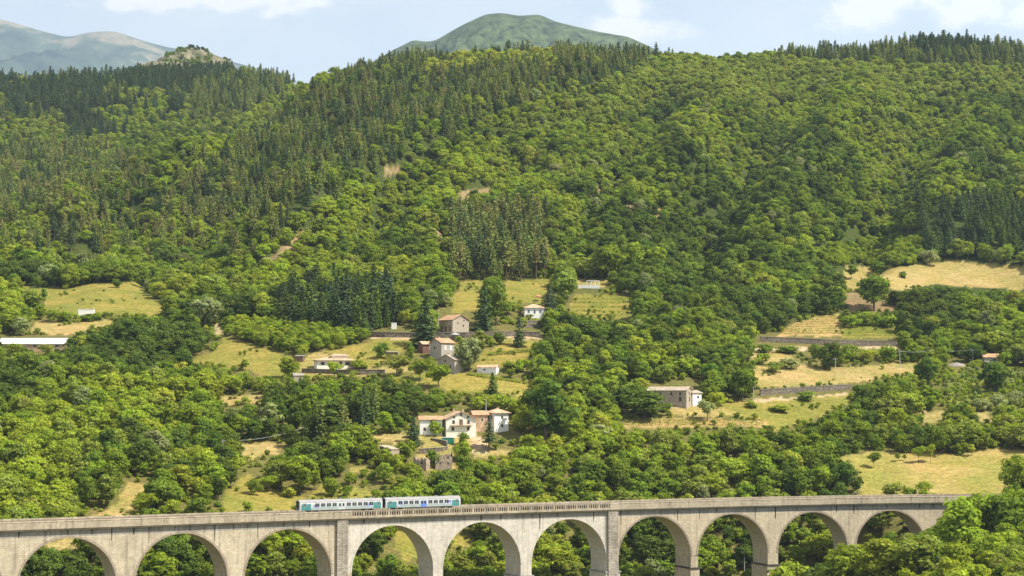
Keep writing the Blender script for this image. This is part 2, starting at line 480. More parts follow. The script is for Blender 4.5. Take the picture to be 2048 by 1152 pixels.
def mesh_np(name, verts, faces, mats, smooth=False, midx=None):
    me = bpy.data.meshes.new(name)
    verts = np.asarray(verts, np.float32)
    if isinstance(faces, np.ndarray):
        k = faces.shape[1]; nf = len(faces)
        me.vertices.add(len(verts)); me.vertices.foreach_set('co', verts.ravel())
        me.loops.add(nf * k); me.loops.foreach_set('vertex_index', faces.astype(np.int32).ravel())
        me.polygons.add(nf)
        me.polygons.foreach_set('loop_start', np.arange(0, nf * k, k, dtype=np.int32))
        me.polygons.foreach_set('loop_total', np.full(nf, k, np.int32))
    else:
        me.from_pydata([tuple(map(float, v)) for v in verts], [], faces)
    for mt in (mats if isinstance(mats, (list, tuple)) else [mats]):
        me.materials.append(mt)
    if midx is not None:
        me.polygons.foreach_set('material_index', np.asarray(midx, np.int32))
    me.update(calc_edges=True)
    me.validate()
    if smooth:
        me.polygons.foreach_set('use_smooth', np.ones(len(me.polygons), bool))
    return me


def link(name, me, parent=None, loc=None, rz=0.0):
    o = bpy.data.objects.new(name, me)
    COL.objects.link(o)
    if loc is not None: o.location = loc
    if rz: o.rotation_euler = (0, 0, rz)
    if parent is not None: o.parent = parent
    return o


def tag(o, label=None, cat=None, group=None, kind=None):
    if label: o['label'] = label
    if cat: o['category'] = cat
    if group: o['group'] = group
    if kind: o['kind'] = kind
    return o


def thing(name, label, cat, loc=(0, 0, 0), rz=0.0, group=None):
    o = link(name, None, None, loc, rz)
    o.empty_display_size = 0.5
    return tag(o, label, cat, group)


# ------------------------------------------------------------------ ground sheet
def build_ground():
    faces = (np.arange(NY - 1)[:, None] * NU + np.arange(NU - 1)[None, :]).ravel()
    f = np.stack([faces, faces + 1, faces + NU + 1, faces + NU], 1)
    v = np.stack([XX.ravel(), YY.ravel(), ZT.ravel()], 1)
    me = mesh_np('hillside', v, f, M['ground'], True)
    px, py = to_px(v[:, 0], v[:, 1], v[:, 2])
    t = at(OPENMAP, px, py)
    t[(px < -395) | (px > 2440) | (py > 1275) | (py < 0)] = 0
    col = np.zeros((len(v), 4), np.float32); col[:, 3] = 1
    n = fbm(v[:, 0] / 14, v[:, 1] / 14, 77, 3)
    low = np.array([0.15, 0.135, 0.045]); wood = np.array([0.06, 0.078, 0.02])
    w = np.clip((v[:, 1] - 860) / 120, 0, 1)[:, None]
    col[:, :3] = low * (1 - w) + wood * w
    pal = {'grass': ((0.275, 0.226, 0.058), (0.205, 0.196, 0.045)), 'dry': ((0.385, 0.285, 0.128), (0.305, 0.245, 0.084)), 'path': ((0.480, 0.365, 0.238), (0.408, 0.308, 0.189)),
           'terrace': ((0.258, 0.205, 0.054), (0.180, 0.177, 0.038)), 'dirt': ((0.312, 0.205, 0.119), (0.240, 0.171, 0.092)), 'vines': ((0.408, 0.285, 0.119), (0.336, 0.234, 0.097)),
           'green': ((0.180, 0.194, 0.043), (0.120, 0.148, 0.030)), 'field': ((0.375, 0.285, 0.105), (0.285, 0.25, 0.066))}
    k = np.clip((n - 0.3) * 2.5, 0, 1)[:, None]
    for i, name in enumerate(FIELD_TYPES):
        if name == 'none': continue
        q = t == i
        a, b = pal[name]
        col[q, :3] = (np.array(a) * k + np.array(b) * (1 - k))[q]
    rocky = np.zeros(len(v), bool)
    for poly in BARE:
        rocky |= inside(poly, px, py) & (v[:, 1] > 900)
    col[rocky, :3] = (np.array([0.30, 0.21, 0.12]) * k + np.array([0.19, 0.14, 0.07]) * (1 - k))[rocky]
    ca = me.color_attributes.new('cover', 'FLOAT_COLOR', 'POINT')
    ca.data.foreach_set('color', col.ravel())
    tag(link('hillside_terrain', me), kind='structure')


BARE = [[(1225, 410), (1270, 405), (1290, 430), (1260, 450), (1225, 440)], [(1300, 415), (1325, 415), (1325, 440), (1300, 440)],
        [(900, 385), (985, 375), (1000, 405), (920, 420), (880, 430)], [(830, 450), (880, 455), (890, 490), (845, 490)],
        [(570, 480), (620, 455), (625, 480), (560, 530), (540, 520)], [(770, 335), (800, 330), (795, 350), (770, 352)],
        [(1180, 375), (1210, 372), (1205, 392), (1180, 392)]]
build_ground()


# ------------------------------------------------------------------ far mountains
def mountain(name, pts, Y0, Lf, depth, seed, mat, rough):
    pts = sorted(pts)
    px = np.linspace(pts[0][0], pts[-1][0], 260)
    py = np.interp(px, [p[0] for p in pts], [p[1] for p in pts])
    py = np.convolve(np.pad(py, 3, mode='edge'), np.ones(7) / 7, 'valid')
    t = np.linspace(-0.3, 1, 110)
    P, T = np.meshgrid(px, t)
    R = np.broadcast_to(py, P.shape)
    zr = np.array([slope(a) for a in py]) * Y0
    YY_ = Y0 - T * Lf
    Xr = (px - CX) / F * Y0
    X_ = np.broadcast_to(Xr, P.shape)
    n1 = 1 - np.abs(2 * fbm(X_ / rough, YY_ / (rough * 1.6), seed, 5) - 1)
    Z_ = np.broadcast_to(zr, P.shape) - np.abs(T) ** 0.95 * depth + (n1 - 1.0) * rough * 0.9 * np.clip(np.abs(T) * 6 - .04, 0.0, 1)
    v = np.stack([X_.ravel(), YY_.ravel(), Z_.ravel()], 1)
    nu, nt_ = len(px), len(t)
    f = (np.arange(nt_ - 1)[:, None] * nu + np.arange(nu - 1)[None, :]).ravel()
    f = np.stack([f, f + nu, f + nu + 1, f + 1], 1)
    return tag(link(name, mesh_np(name, v, f, mat, True)), kind='structure')


M['far_wood'] = solid('far_woodland', (0.018, 0.036, 0.022), 0.5, 0.022, 1.0, bump=1.0, spec=0.0, second=(0.075, 0.10, 0.038))
M['far_bare'] = solid('far_grassland', (0.010, 0.028, 0.024), 0.2, 0.0011, 1.0, bump=0.5, spec=0.0, second=(0.03, 0.075, 0.04))
_r = [n for n in M['far_bare'].node_tree.nodes if n.type == 'VALTORGB'][0].color_ramp
_e = _r.elements.new(0.54); _e.color = (0.05, 0.075, 0.045, 1)
_e = _r.elements.new(0.60); _e.color = (0.22, 0.18, 0.115, 1)
_r.elements[0].position = 0.40; _r.elements[-1].position = 0.72; _r.elements[-1].color = (0.05, 0.08, 0.045, 1)
M['knoll'] = solid('rocky_knoll', (0.035, 0.055, 0.022), 0.2, 0.045, 1.0, bump=0.8, spec=0.0, second=(0.21, 0.18, 0.12))
mountain('mountain', [(640, 190), (740, 125), (780, 100), (825, 78), (850, 82), (868, 80), (920, 50), (970, 27), (1000, 24), (1040, 30), (1080, 27), (1110, 41), (1160, 53),
                      (1200, 62), (1260, 72), (1300, 90), (1340, 110), (1420, 160)], 7000, 2900, 850, 4, M['far_wood'], 300)
mountain('mountain', [(-700, 60), (-300, 10), (-100, 20), (0, 40), (70, 60), (125, 74), (160, 64), (195, 61), (225, 62), (275, 80), (330, 94), (400, 104), (450, 120),
                      (530, 141), (600, 175)], 16000, 5600, 1600, 8, M['far_bare'], 800)
KNOLL = mountain('hill', [(290, 160), (335, 118), (345, 100), (370, 92), (390, 95), (420, 108), (455, 122), (475, 145), (500, 170)], 2750, 320, 90, 12, M['knoll'], 40)

# ------------------------------------------------------------------ mesh builder
class MB:
    def __init__(s): s.v, s.f, s.m = [], [], []

    def face(s, pts, mi=0):
        b = len(s.v); s.v.extend([tuple(p) for p in pts]); s.f.append(list(range(b, b + len(pts)))); s.m.append(mi)

    def box(s, x0, y0, z0, x1, y1, z1, mi=0, fn=None):
        c = [(x0, y0, z0), (x1, y0, z0), (x1, y1, z0), (x0, y1, z0), (x0, y0, z1), (x1, y0, z1), (x1, y1, z1), (x0, y1, z1)]
        if fn: c = [fn(*p) for p in c]
        b = len(s.v); s.v.extend(c)
        for q in ((0, 3, 2, 1), (4, 5, 6, 7), (0, 1, 5, 4), (1, 2, 6, 5), (2, 3, 7, 6), (3, 0, 4, 7)):
            s.f.append([b + i for i in q]); s.m.append(mi)

    def tube(s, p, q, r0, r1, n=7, mi=0, cap=True):
        p = Vector(p); q = Vector(q); d = (q - p).normalized()
        a = d.orthogonal().normalized(); c = d.cross(a)
        b = len(s.v)
        for (o, r) in ((p, r0), (q, r1)):
            for i in range(n):
                t = 2 * math.pi * i / n
                s.v.append(tuple(o + a * (math.cos(t) * r) + c * (math.sin(t) * r)))
        for i in range(n):
            j = (i + 1) % n
            s.f.append([b + i, b + j, b + n + j, b + n + i]); s.m.append(mi)
        if cap:
            s.f.append([b + n + i for i in range(n)]); s.m.append(mi)
            s.f.append([b + n - 1 - i for i in range(n)]); s.m.append(mi)

    def mesh(s, name, mats, smooth=False):
        return mesh_np(name, s.v, s.f, mats, smooth, s.m)

    def build(s, name, mats, parent=None, loc=None, rz=0.0, smooth=False):
        return link(name, s.mesh(name, mats, smooth), parent, loc, rz)


# ------------------------------------------------------------------ viaduct
def masonry(name, base, alt, streak, mortar=0.0, white=0.0):
    """Weathered render or stone; UV runs along the viaduct (x) and up it (y), in metres."""
    m, nt, N, L = new_mat(name)
    o = N('ShaderNodeOutputMaterial'); b = N('ShaderNodeBsdfPrincipled')
    L(b.outputs[0], o.inputs[0])
    uv = N('ShaderNodeUVMap')

    def noise(s, det, st):
        mp = N('ShaderNodeMapping'); mp.inputs['Scale'].default_value = st
        L(uv.outputs[0], mp.inputs[0])
        n = N('ShaderNodeTexNoise'); n.inputs['Scale'].default_value = s; n.inputs['Detail'].default_value = det
        n.inputs['Roughness'].default_value = 0.65
        L(mp.outputs[0], n.inputs['Vector'])
        return n.outputs['Fac']

    def ramp(fac, p0, p1, c0, c1):
        r = N('ShaderNodeValToRGB')
        r.color_ramp.elements[0].position = p0; r.color_ramp.elements[1].position = p1
        r.color_ramp.elements[0].color = (*c0, 1); r.color_ramp.elements[1].color = (*c1, 1)
        L(fac, r.inputs[0]); return r.outputs[0]

    def mul(a, c):
        x = N('ShaderNodeMix'); x.data_type = 'RGBA'; x.blend_type = 'MULTIPLY'; x.inputs['Factor'].default_value = 1
        L(a, x.inputs[6]); L(c, x.inputs[7]); return x.outputs[2]
    col = ramp(noise(0.16, 6, (1, 0.7, 1)), 0.35, 0.65, base, alt)
    col = mul(col, ramp(noise(0.9, 8, (1, 1, 1)), 0.25, 0.7, (0.72, 0.7, 0.68), (1.1, 1.1, 1.1)))
    s = 1 - streak
    col = mul(col, ramp(noise(0.9, 4, (1.0, 0.06, 1)), 0.28, 0.5, (s, s, s * 0.98), (1, 1, 1)))
    br = N('ShaderNodeTexBrick')
    br.inputs['Scale'].default_value = 1.0
    br.inputs['Brick Width'].default_value = 1.1; br.inputs['Row Height'].default_value = 0.5; br.inputs['Mortar Size'].default_value = 0.05
    br.inputs['Color1'].default_value = (1, 1, 1, 1)
    g = 1 - mortar * 0.6
    br.inputs['Color2'].default_value = (g, g, g, 1); h = 1 - mortar
    br.inputs['Mortar'].default_value = (h, h, h, 1)
    L(uv.outputs[0], br.inputs[0])
    col = mul(col, br.outputs[0])
    L(col, b.inputs['Base Color'])
    b.inputs['Roughness'].default_value = 0.9; b.inputs['Specular IOR Level'].default_value = 0.15
    return m


M['stone'] = masonry('pale_stone', (0.441, 0.381, 0.280), (0.607, 0.526, 0.385), 0.48, 0.25)
M['render'] = masonry('white_render', (0.491, 0.456, 0.391), (0.632, 0.581, 0.501), 0.34, 0.07)
M['stone_r'] = masonry('buff_stone', (0.473, 0.399, 0.286), (0.600, 0.514, 0.369), 0.36, 0.2)
M['frieze'] = masonry('grey_frieze', (0.27, 0.255, 0.225), (0.39, 0.365, 0.325), 0.55, 0.1)  # grey paints in the parapet's cast shadow as well as stains
M['kerb'] = masonry('kerb_stone', (0.363, 0.308, 0.225), (0.499, 0.427, 0.316), 0.5, 0.15)
M['brick'] = masonry('arch_brick', (0.33, 0.265, 0.20), (0.42, 0.35, 0.275), 0.3, 0.3)
M['rough'] = masonry('rough_stone', (0.36, 0.32, 0.255), (0.53, 0.475, 0.395), 0.45, 0.6)
M['rust'] = solid('rusty_iron', (0.126, 0.070, 0.044), 0.3, 2.0, 0.8)
M['ballast'] = solid('track_ballast', (0.148, 0.115, 0.089), 0.35, 3.0, 1.0)
M['soot'] = solid('damp_stain', (0.06, 0.05, 0.042), 0.4, 1.5, 0.95)

vp = np.array([(-190, 432), (-135.5, 463), (-119.6, 471.8), (-91.4, 485.7), (-63.7, 499.7), (-35.2, 517), (-9, 532.5), (18, 549.5), (45.9, 563.2), (72.3, 573.6),
               (100.2, 583.2), (127.7, 590.6), (148.9, 595.5), (200, 603)], float)
vc = np.polyfit(vp[:, 0] / 100, vp[:, 1], 4)
vx = np.linspace(-200, 210, 4101)
vy = np.polyval(vc, vx / 100)
vs = np.concatenate([[0], np.cumsum(np.hypot(np.diff(vx), np.diff(vy)))])


def frame(s):
    x = np.interp(s, vs, vx); y = np.interp(s, vs, vy)
    d = np.polyval(np.polyder(vc), x / 100) / 100
    n = math.hypot(1, d)
    return x, y, 1 / n, d / n


def W(s, t, z):
    x, y, tx, ty = frame(s)
    return (x - ty * t, y + tx * t, z)


def s_at(px, t=0.0):
    """Length along the viaduct of the point that bears PX at offset T."""
    ss = np.linspace(10, vs[-1] - 10, 3000)
    best = min(ss, key=lambda s: abs(to_px(*W(s, t, -31))[0] - px))
    return float(best)


ZTOP, ZLIP, ZCROWN, TF, TB, RAD = -30.6, -32.75, -35.3, 1.1, 11.1, 13.25
PITCH_PX = [137, 365, 578, 786, 965, 1138, 1309, 1465, 1625, 1780]
SA = [s_at(p, TF) for p in PITCH_PX]
SA = [SA[0] - 61, SA[0] - 30.5] + SA + [SA[-1] + 29.2]
SECT = ['l'] * 5 + ['m'] * 3 + ['r'] * 5
BND = [SA[0] - 15.2] + [(a + b) / 2 for a, b in zip(SA[:-1], SA[1:])] + [SA[-1] + 15]


class VB(MB):
    """Builder in viaduct coordinates (along, across, up) with UVs in metres."""
    def __init__(s): super().__init__(); s.uv = []

    def q(s, pts, mi=0, uv=None):
        s.face([W(*p) for p in pts], mi)
        s.uv.append(uv or [(p[0] + p[1], p[2]) for p in pts])

    def bar(s, s0, s1, t0, t1, z0, z1, mi=0, step=4.0, ends=True):
        n = max(1, int((s1 - s0) / step))
        g = [s0 + (s1 - s0) * i / n for i in range(n + 1)]
        for a, c in zip(g[:-1], g[1:]):
            s.q([(a, t0, z0), (c, t0, z0), (c, t0, z1), (a, t0, z1)], mi)
            s.q([(c, t1, z0), (a, t1, z0), (a, t1, z1), (c, t1, z1)], mi)
            s.q([(a, t0, z1), (c, t0, z1), (c, t1, z1), (a, t1, z1)], mi)
            s.q([(a, t1, z0), (c, t1, z0), (c, t0, z0), (a, t0, z0)], mi)
        if ends:
            s.q([(s0, t1, z0), (s0, t0, z0), (s0, t0, z1), (s0, t1, z1)], mi)
            s.q([(s1, t0, z0), (s1, t1, z0), (s1, t1, z1), (s1, t0, z1)], mi)

    def build(s, name, mats, parent=None):
        me = s.mesh(name, mats)
        ul = me.uv_layers.new(name='UVMap')
        flat = [c for f in s.uv for p in f for c in p]
        if len(flat) == len(ul.data) * 2:
            ul.data.foreach_set('uv', np.array(flat, np.float32))
        return link(name, me, parent)


VIA = thing('railway_viaduct', 'long curved stone railway viaduct of tall round arches across the valley', 'viaduct')
MAT_OF = {'l': 'stone', 'm': 'render', 'r': 'stone_r'}
NSEG = 26
for i, s0 in enumerate(SA):
    a, c = BND[i], BND[i + 1]
    if i < len(SA):
        mat = M[MAT_OF[SECT[i]]]
        vb = VB()
        R = min(RAD, (c - a) / 2 - 1.7)
        zs = ZCROWN - R
        th = [math.pi - math.pi * k / NSEG for k in range(NSEG + 1)]
        arc = [(s0 + R * math.cos(t), zs + R * math.sin(t)) for t in th]
        ztop = -34.95
        for t, flip in ((TF, False), (TB, True)):
            def put(pts):
                pts = [(p[0], t, p[1]) for p in pts]
                vb.q(pts[::-1] if flip else pts)
            put([(a, zs), arc[0], (arc[0][0], ztop), (a, ztop)])
            for k in range(NSEG):
                put([arc[k], arc[k + 1], (arc[k + 1][0], ztop), (arc[k][0], ztop)])
            put([arc[-1], (c, zs), (c, ztop), (arc[-1][0], ztop)])
        ln = 0
        for k in range(NSEG):
            p, r = arc[k], arc[k + 1]
            d = math.hypot(r[0] - p[0], r[1] - p[1])
            vb.q([(p[0], TF, p[1]), (p[0], TB, p[1]), (r[0], TB, r[1]), (r[0], TF, r[1])], 0,
                 [(TF, ln), (TB, ln), (TB, ln + d), (TF, ln + d)])
            ln += d
        arch = vb.build('arch', mat, VIA)
        # ring of voussoirs round the opening, a hand proud of the wall
        rb = VB(); w = 0.62 if SECT[i] != 'm' else 0.5
        out = [(s0 + (R + w) * math.cos(t), zs + (R + w) * math.sin(t)) for t in th]
        for k in range(NSEG):
            p, r, P, Q = arc[k], arc[k + 1], out[k], out[k + 1]
            e = TF - 0.09
            rb.q([(p[0], e, p[1]), (r[0], e, r[1]), (Q[0], e, min(Q[1], ztop)), (P[0], e, min(P[1], ztop))])
            rb.q([(P[0], e, min(P[1], ztop)), (Q[0], e, min(Q[1], ztop)), (Q[0], TF, min(Q[1], ztop)), (P[0], TF, min(P[1], ztop))])
            rb.q([(p[0], TF, p[1]), (r[0], TF, r[1]), (r[0], e, r[1]), (p[0], e, p[1])])
        rb.build('arch_ring', M['brick'] if SECT[i] != 'm' else M['render'], arch)
        # pier between this arch and the next
        if i < len(SA) - 1:
            p0 = s0 + R
            R2 = min(RAD, (BND[i + 2] - BND[i + 1]) / 2 - 1.7)
            p1 = SA[i + 1] - R2
            pb = VB()
            z1, z2, z3 = zs, -52.0, -92.0
            pb.bar(p0, p1, TF, TB, z2, z1, 0, 9, True)
            pb.bar(p0 - 0.35, p1 + 0.35, TF - 0.35, TB + 0.35, z3, z2 - 0.45, 0, 9, True)
            pier = pb.build('pier', mat, VIA)
            sb = VB(); sb.bar(p0 - 0.6, p1 + 0.6, TF - 0.6, TB + 0.6, z2 - 0.45, z2, 0, 9)
            sb.build('string_course', M['soot'] if SECT[i] != 'm' else M['frieze'], pier)
S_L, S_R = BND[0], BND[-1]
fb = VB(); fb.bar(S_L, S_R, TF, TB, -34.95, -33.2, 0); fb.build('frieze', M['frieze'], VIA)
SP1, SP2 = BND[5], BND[8]
for sp in (SP1, SP2):
    pb = VB()
    pb.bar(sp - 1.75, sp + 1.75, TF - 0.75, TF - 0.1, -92, -33.15, 0, 9)
    pil = pb.build('pilaster', M['rough'], VIA)
db = VB()
db.bar(S_L, S_R, 0.35, TB + 0.75, -33.2, -32.4, 0); db.build('deck', M['kerb'], VIA)
cb = VB()
for (a, c) in ((S_L, SP1 + 2.6), (SP2 - 1.2, S_R)):
    cb = VB(); cb.bar(a, c, -0.02, 0.5, -32.75, ZTOP - 0.28, 0)
    par = cb.build('parapet', M['kerb'], VIA)
    co = VB(); co.bar(a - 0.02, c + 0.02, -0.1, 0.62, ZTOP - 0.28, ZTOP, 0); co.build('coping', M['stone'], par)
a, c = SP1 + 2.6, SP2 - 1.2
cb = VB(); cb.bar(a, c, -0.02, 0.5, -32.75, -32.1, 0)
par = cb.build('parapet', M['kerb'], VIA)
co = VB(); co.bar(a, c, 0.0, 0.4, ZTOP - 0.22, ZTOP - 0.02, 0)
n = int((c - a) / 0.8)
for i in range(n + 1):
    sx = a + (c - a) * i / n
    wd = 0.13 if i % 5 else 0.3
    co.bar(sx - wd, sx + wd, 0.05, 0.35, -32.1, ZTOP - 0.22, 0)
co.build('balustrade', M['kerb'], par)
cb = VB(); cb.bar(S_L, S_R, TB + 0.4, TB + 0.9, -32.4, ZTOP + 0.05, 0); cb.build('parapet', M['kerb'], VIA)
# weep holes with their stains, about every eight metres
rs = random.Random(5)
st = VB(); s_ = S_L + 3
while s_ < S_R - 3:
    if min(abs(s_ - SP1), abs(s_ - SP2)) > 3 and not (SP1 < s_ < SP2 and rs.random() < 0.6):
        h = rs.uniform(1.3, 1.75) if rs.random() < .6 else rs.uniform(1.75, 5)
        w = rs.uniform(0.16, 0.36)
        e = TF - 0.012
        mid = min(abs(s_ - q) for q in SA) > 8 or h < 1.75
        if mid:
            st.q([(s_ - w * .5, e, -33.2 - h), (s_ + w * .4, e, -33.2 - h), (s_ + w, e, -33.2), (s_ - w, e, -33.2)])
    s_ += rs.uniform(4.2, 8.2)
st.build('stain', M['soot'], VIA)
# the track
TRK = thing('railway_track', 'single railway track on brown ballast along the top of the viaduct', 'railway track')
bb = VB(); bb.bar(S_L, S_R, 0.62, TB + 0.3, -32.38, -31.15, 0, 4); bb.build('ballast_bed', M['ballast'], TRK)
TT = 4.6
sl = VB(); s_ = S_L + 1
while s_ < S_R - 1:
    sl.bar(s_ - 0.13, s_ + 0.13, TT - 1.3, TT + 1.3, -31.15, -31.02, 0, 9); s_ += 0.75
tag(sl.build('sleeper', M['soot'], TRK), kind='stuff')
for dt in (-0.75, 0.75):
    r = VB(); r.bar(S_L, S_R, TT + dt - 0.04, TT + dt + 0.04, -31.02, -30.86, 0, 3); r.build('rail', M['rust'], TRK)
# thin handrail on low posts along the outer edge of the solid stretches
for (a, c) in ((S_L, SP1 - 2), (SP2 + 2, S_R)):
    h = thing('handrail', 'thin rusty rail on short posts along the solid parapet %s' % ('before the railcars' if a == S_L else 'beyond the balustrade'), 'railing')
    r = VB(); r.bar(a, c, 0.68, 0.74, -30.42, -30.34, 0, 3); r.build('rail', M['rust'], h)
    s_ = a
    while s_ < c:
        p = VB(); p.bar(s_, s_ + 0.08, 0.67, 0.75, -31.15, -30.42, 0, 9); s_ += 2.9
        p.build('post', M['rust'], h)

# ------------------------------------------------------------------ railcars
M['white_paint'] = solid('white_coach_paint', (0.48, 0.485, 0.48), 0.06, 1.2, 0.35)
M['teal_paint'] = solid('teal_coach_paint', (0.056, 0.216, 0.200), 0.2, 1.0, 0.4)
M['mint_paint'] = solid('mint_coach_paint', (0.303, 0.361, 0.338), 0.12, 0.8, 0.4)
M['violet'] = solid('violet_marks', (0.24, 0.22, 0.52), 0.4, 1.6, 0.5, second=(0.45, 0.5, 0.75))
M['roof_grey'] = solid('coach_roof_grey', (0.27, 0.265, 0.255), 0.15, 0.8, 0.6)
M['glass_dark'] = solid('dark_glass', (0.035, 0.045, 0.055), 0.3, 0.8, 0.12, spec=0.6)
M['blue_door'] = solid('blue_door_paint', (0.12, 0.22, 0.55), 0.12, 1.0, 0.4)
M['grey_door'] = solid('grey_door_paint', (0.45, 0.48, 0.47), 0.12, 1.0, 0.4)
M['black'] = solid('dark_underframe', (0.03, 0.03, 0.03), 0.3, 2.0, 0.8)
M['lamp_glass'] = solid('lamp_glass', (0.7, 0.68, 0.6), 0.05, 2.0, 0.2)
BODY = [(-1.4, 0.55), (-1.45, 1.15), (-1.45, 2.4), (-1.33, 3.0), (-1.05, 3.32)]
ROOF = [(-1.395, 2.75), (-1.34, 3.0), (-1.06, 3.325), (-0.6, 3.52), (0, 3.6), (0.6, 3.52), (1.06, 3.325), (1.34, 3.0), (1.395, 2.75)]


def railcar(px0, length, label, second):
    s0 = s_at(px0, TT - 1.4); zr = -30.86
    sc = s0 + length / 2
    x, y, tx, ty = frame(sc)
    c = W(sc, TT, zr)
    t = thing('railcar', label, 'railcar', c, math.atan2(ty, tx), 'railcars coupled on the viaduct')
    h = length / 2
    prof = BODY + [(-p[0], p[1]) for p in BODY[::-1]]
    b = MB()
    e = 0.35

    def ring(xx, k):
        return [(xx, p[0] * k, p[1]) for p in prof]
    xs = [(-h, 0.93), (-h + 0.45, 1.0), (h - 0.45, 1.0), (h, 0.93)]
    for (xa, ka), (xb, kb) in zip(xs[:-1], xs[1:]):
        A, B = ring(xa, ka), ring(xb, kb)
        for i in range(len(prof)):
            j = (i + 1) % len(prof)
            b.face([A[i], B[i], B[j], A[j]])
    b.face(ring(-h, .93)); b.face(ring(h, .93)[::-1])
    body = b.build('body', M['white_paint'], t)
    r = MB()
    for (xa, ka), (xb, kb) in zip(xs[:-1], xs[1:]):
        for p, q in zip(ROOF[:-1], ROOF[1:]):
            r.face([(xa, p[0] * ka, p[1] + .004), (xb, p[0] * kb, p[1] + .004), (xb, q[0] * kb, q[1] + .004), (xa, q[0] * ka, q[1] + .004)])
    for xx in (-h, h): r.face([(xx * 1.0005, p[0] * .93, p[1]) for p in ROOF])
    for k in range(5):
        xx = -h * .75 + k * h * .375
        r.box(xx - .5, -.4, 3.5, xx + .5, .4, 3.78)
    r.build('roof', M['roof_grey'], t)

    def panel(name, x0, x1, z0, z1, mat, par, out=0.012, side=None):
        yb = 1.45 + out; made = []
        for sgn in ((-1, 1) if side is None else (side,)):
            m = MB()
            m.box(x0, min(sgn * yb, sgn * (yb - .03)), z0, x1, max(sgn * yb, sgn * (yb - .03)), z1)
            made.append(m.build(name, mat, par))
        return made
    # lower mint band and the teal ends with violet marks
    panel('lower_band', -h + 2.6, h - 2.6, .62, 1.4, M['mint_paint'], body, 0.006)
    for sx, w in ((-1, 3.0), (1, 2.4)):
        a, c_ = sorted((sx * (h - 0.5), sx * (h - 0.5 - w)))
        panel('end_livery', a, c_, .62, 2.42, M['teal_paint'], body, 0.008)
        rs = random.Random(int(px0 + sx))
        gm = MB()
        for k in range(7):                                   # slanting violet scrawl beside the teal end
            gx = sx * (h - 1.6 - w - rs.uniform(-.5, .9)); gz = rs.uniform(1.1, 1.5)
            d = rs.uniform(.25, .5)
            gm.face([(gx - d, -1.466, gz), (gx + d * .3, -1.466, gz), (gx + d + .3, -1.466, min(2.4, gz + 1)), (gx + .2, -1.466, min(2.4, gz + .95))])
            gm.box(gx - d, -1.4705, gz + .1, gx + d, -1.4675, gz + rs.uniform(.25, .5))
        gm.build('graffiti', M['violet'], body)
    zw0, zw1 = 1.55, 2.55

    def win(xc, w=1.28, z0=zw0, z1=zw1):
        for sd in (-1, 1):
            f = panel('window', xc - w / 2 - .07, xc + w / 2 + .07, z0 - .07, z1 + .05, M['grey_door'], t, 0.016, sd)[0]
            panel('pane', xc - w / 2, xc - .04, z0, z1, M['glass_dark'], f, 0.022, sd)
            panel('pane', xc + .04, xc + w / 2, z0, z1, M['glass_dark'], f, 0.022, sd)
    pitch = 1.82
    for side in (-1, 1):
        for k in range(5 if (side > 0 and not second) else 4):
            win(side * (1.9 + (0.35 if not second else .35) + pitch * k))
    win(-(h - 1.5), .8); win(h - 1.35, .7)
    for xc in (-0.55, 0.55) if not second else (-0.5, 0.5):
        dcol = M['blue_door'] if second else M['grey_door']
        for sd in (-1, 1):
            d = panel('door', xc - .48, xc + .48, .62, 2.5, dcol, t, 0.02, sd)[0]
            panel('pane', xc - .3, xc + .3, 1.5, 2.4, M['glass_dark'], d, 0.03, sd)
    for sx in (-1, 1):                                       # cab end: dark windscreen, gangway and lamps
        m = MB(); xx = sx * (h + .01)
        m.box(min(xx, xx + sx * .05), -1.25, 1.05, max(xx, xx + sx * .05), 1.25, 3.15)
        cab = m.build('cab_front', M['black'] if sx < 0 or not second else M['teal_paint'], t)  # black paints in the shade on the end face
        m = MB(); xw = sx * (h + .065)
        for a in (-1.1, .35):
            m = MB(); m.box(min(xw, xw + sx * .03), a, 1.9, max(xw, xw + sx * .03), a + .75, 2.75)
            m.build('windscreen', M['glass_dark'], cab)
        for a in (-.95, .75):
            m = MB(); m.tube((sx * (h + .05), a, 1.3), (sx * (h + .14), a, 1.3), .12, .12, 10); m.build('headlight', M['lamp_glass'], cab)
        for a in (-.87, .87):
            m = MB(); m.tube((sx * h, a, .85), (sx * (h + .42), a, .85), .07, .07, 8); m.tube((sx * (h + .4), a, .85), (sx * (h + .46), a, .85), .24, .24, 12)
            m.build('buffer', M['black'], t)
    m = MB(); m.box(-h * .45, -1.25, .3, h * .45, 1.25, .56); m.build('underframe', M['black'], t)
    for bx in (-h * .66, h * .66):
        m = MB(); m.box(bx - 1.7, -1.1, .3, bx + 1.7, 1.1, .54); bg = m.build('bogie', M['black'], t)
        for wx in (-1.2, 1.2):
            for wy in (-.78, .68):
                m = MB(); m.tube((bx + wx, wy, .42), (bx + wx, wy + .1, .42), .42, .42, 16)
                m.build('wheel', M['black'], bg)
    return t


LEN = 25.0
railcar(599, 26.4, 'white railcar with teal ends, grey centre doors and a dark driving front', False)
railcar(771, LEN, 'white railcar with blue centre doors, coupled behind the dark-fronted one', True)

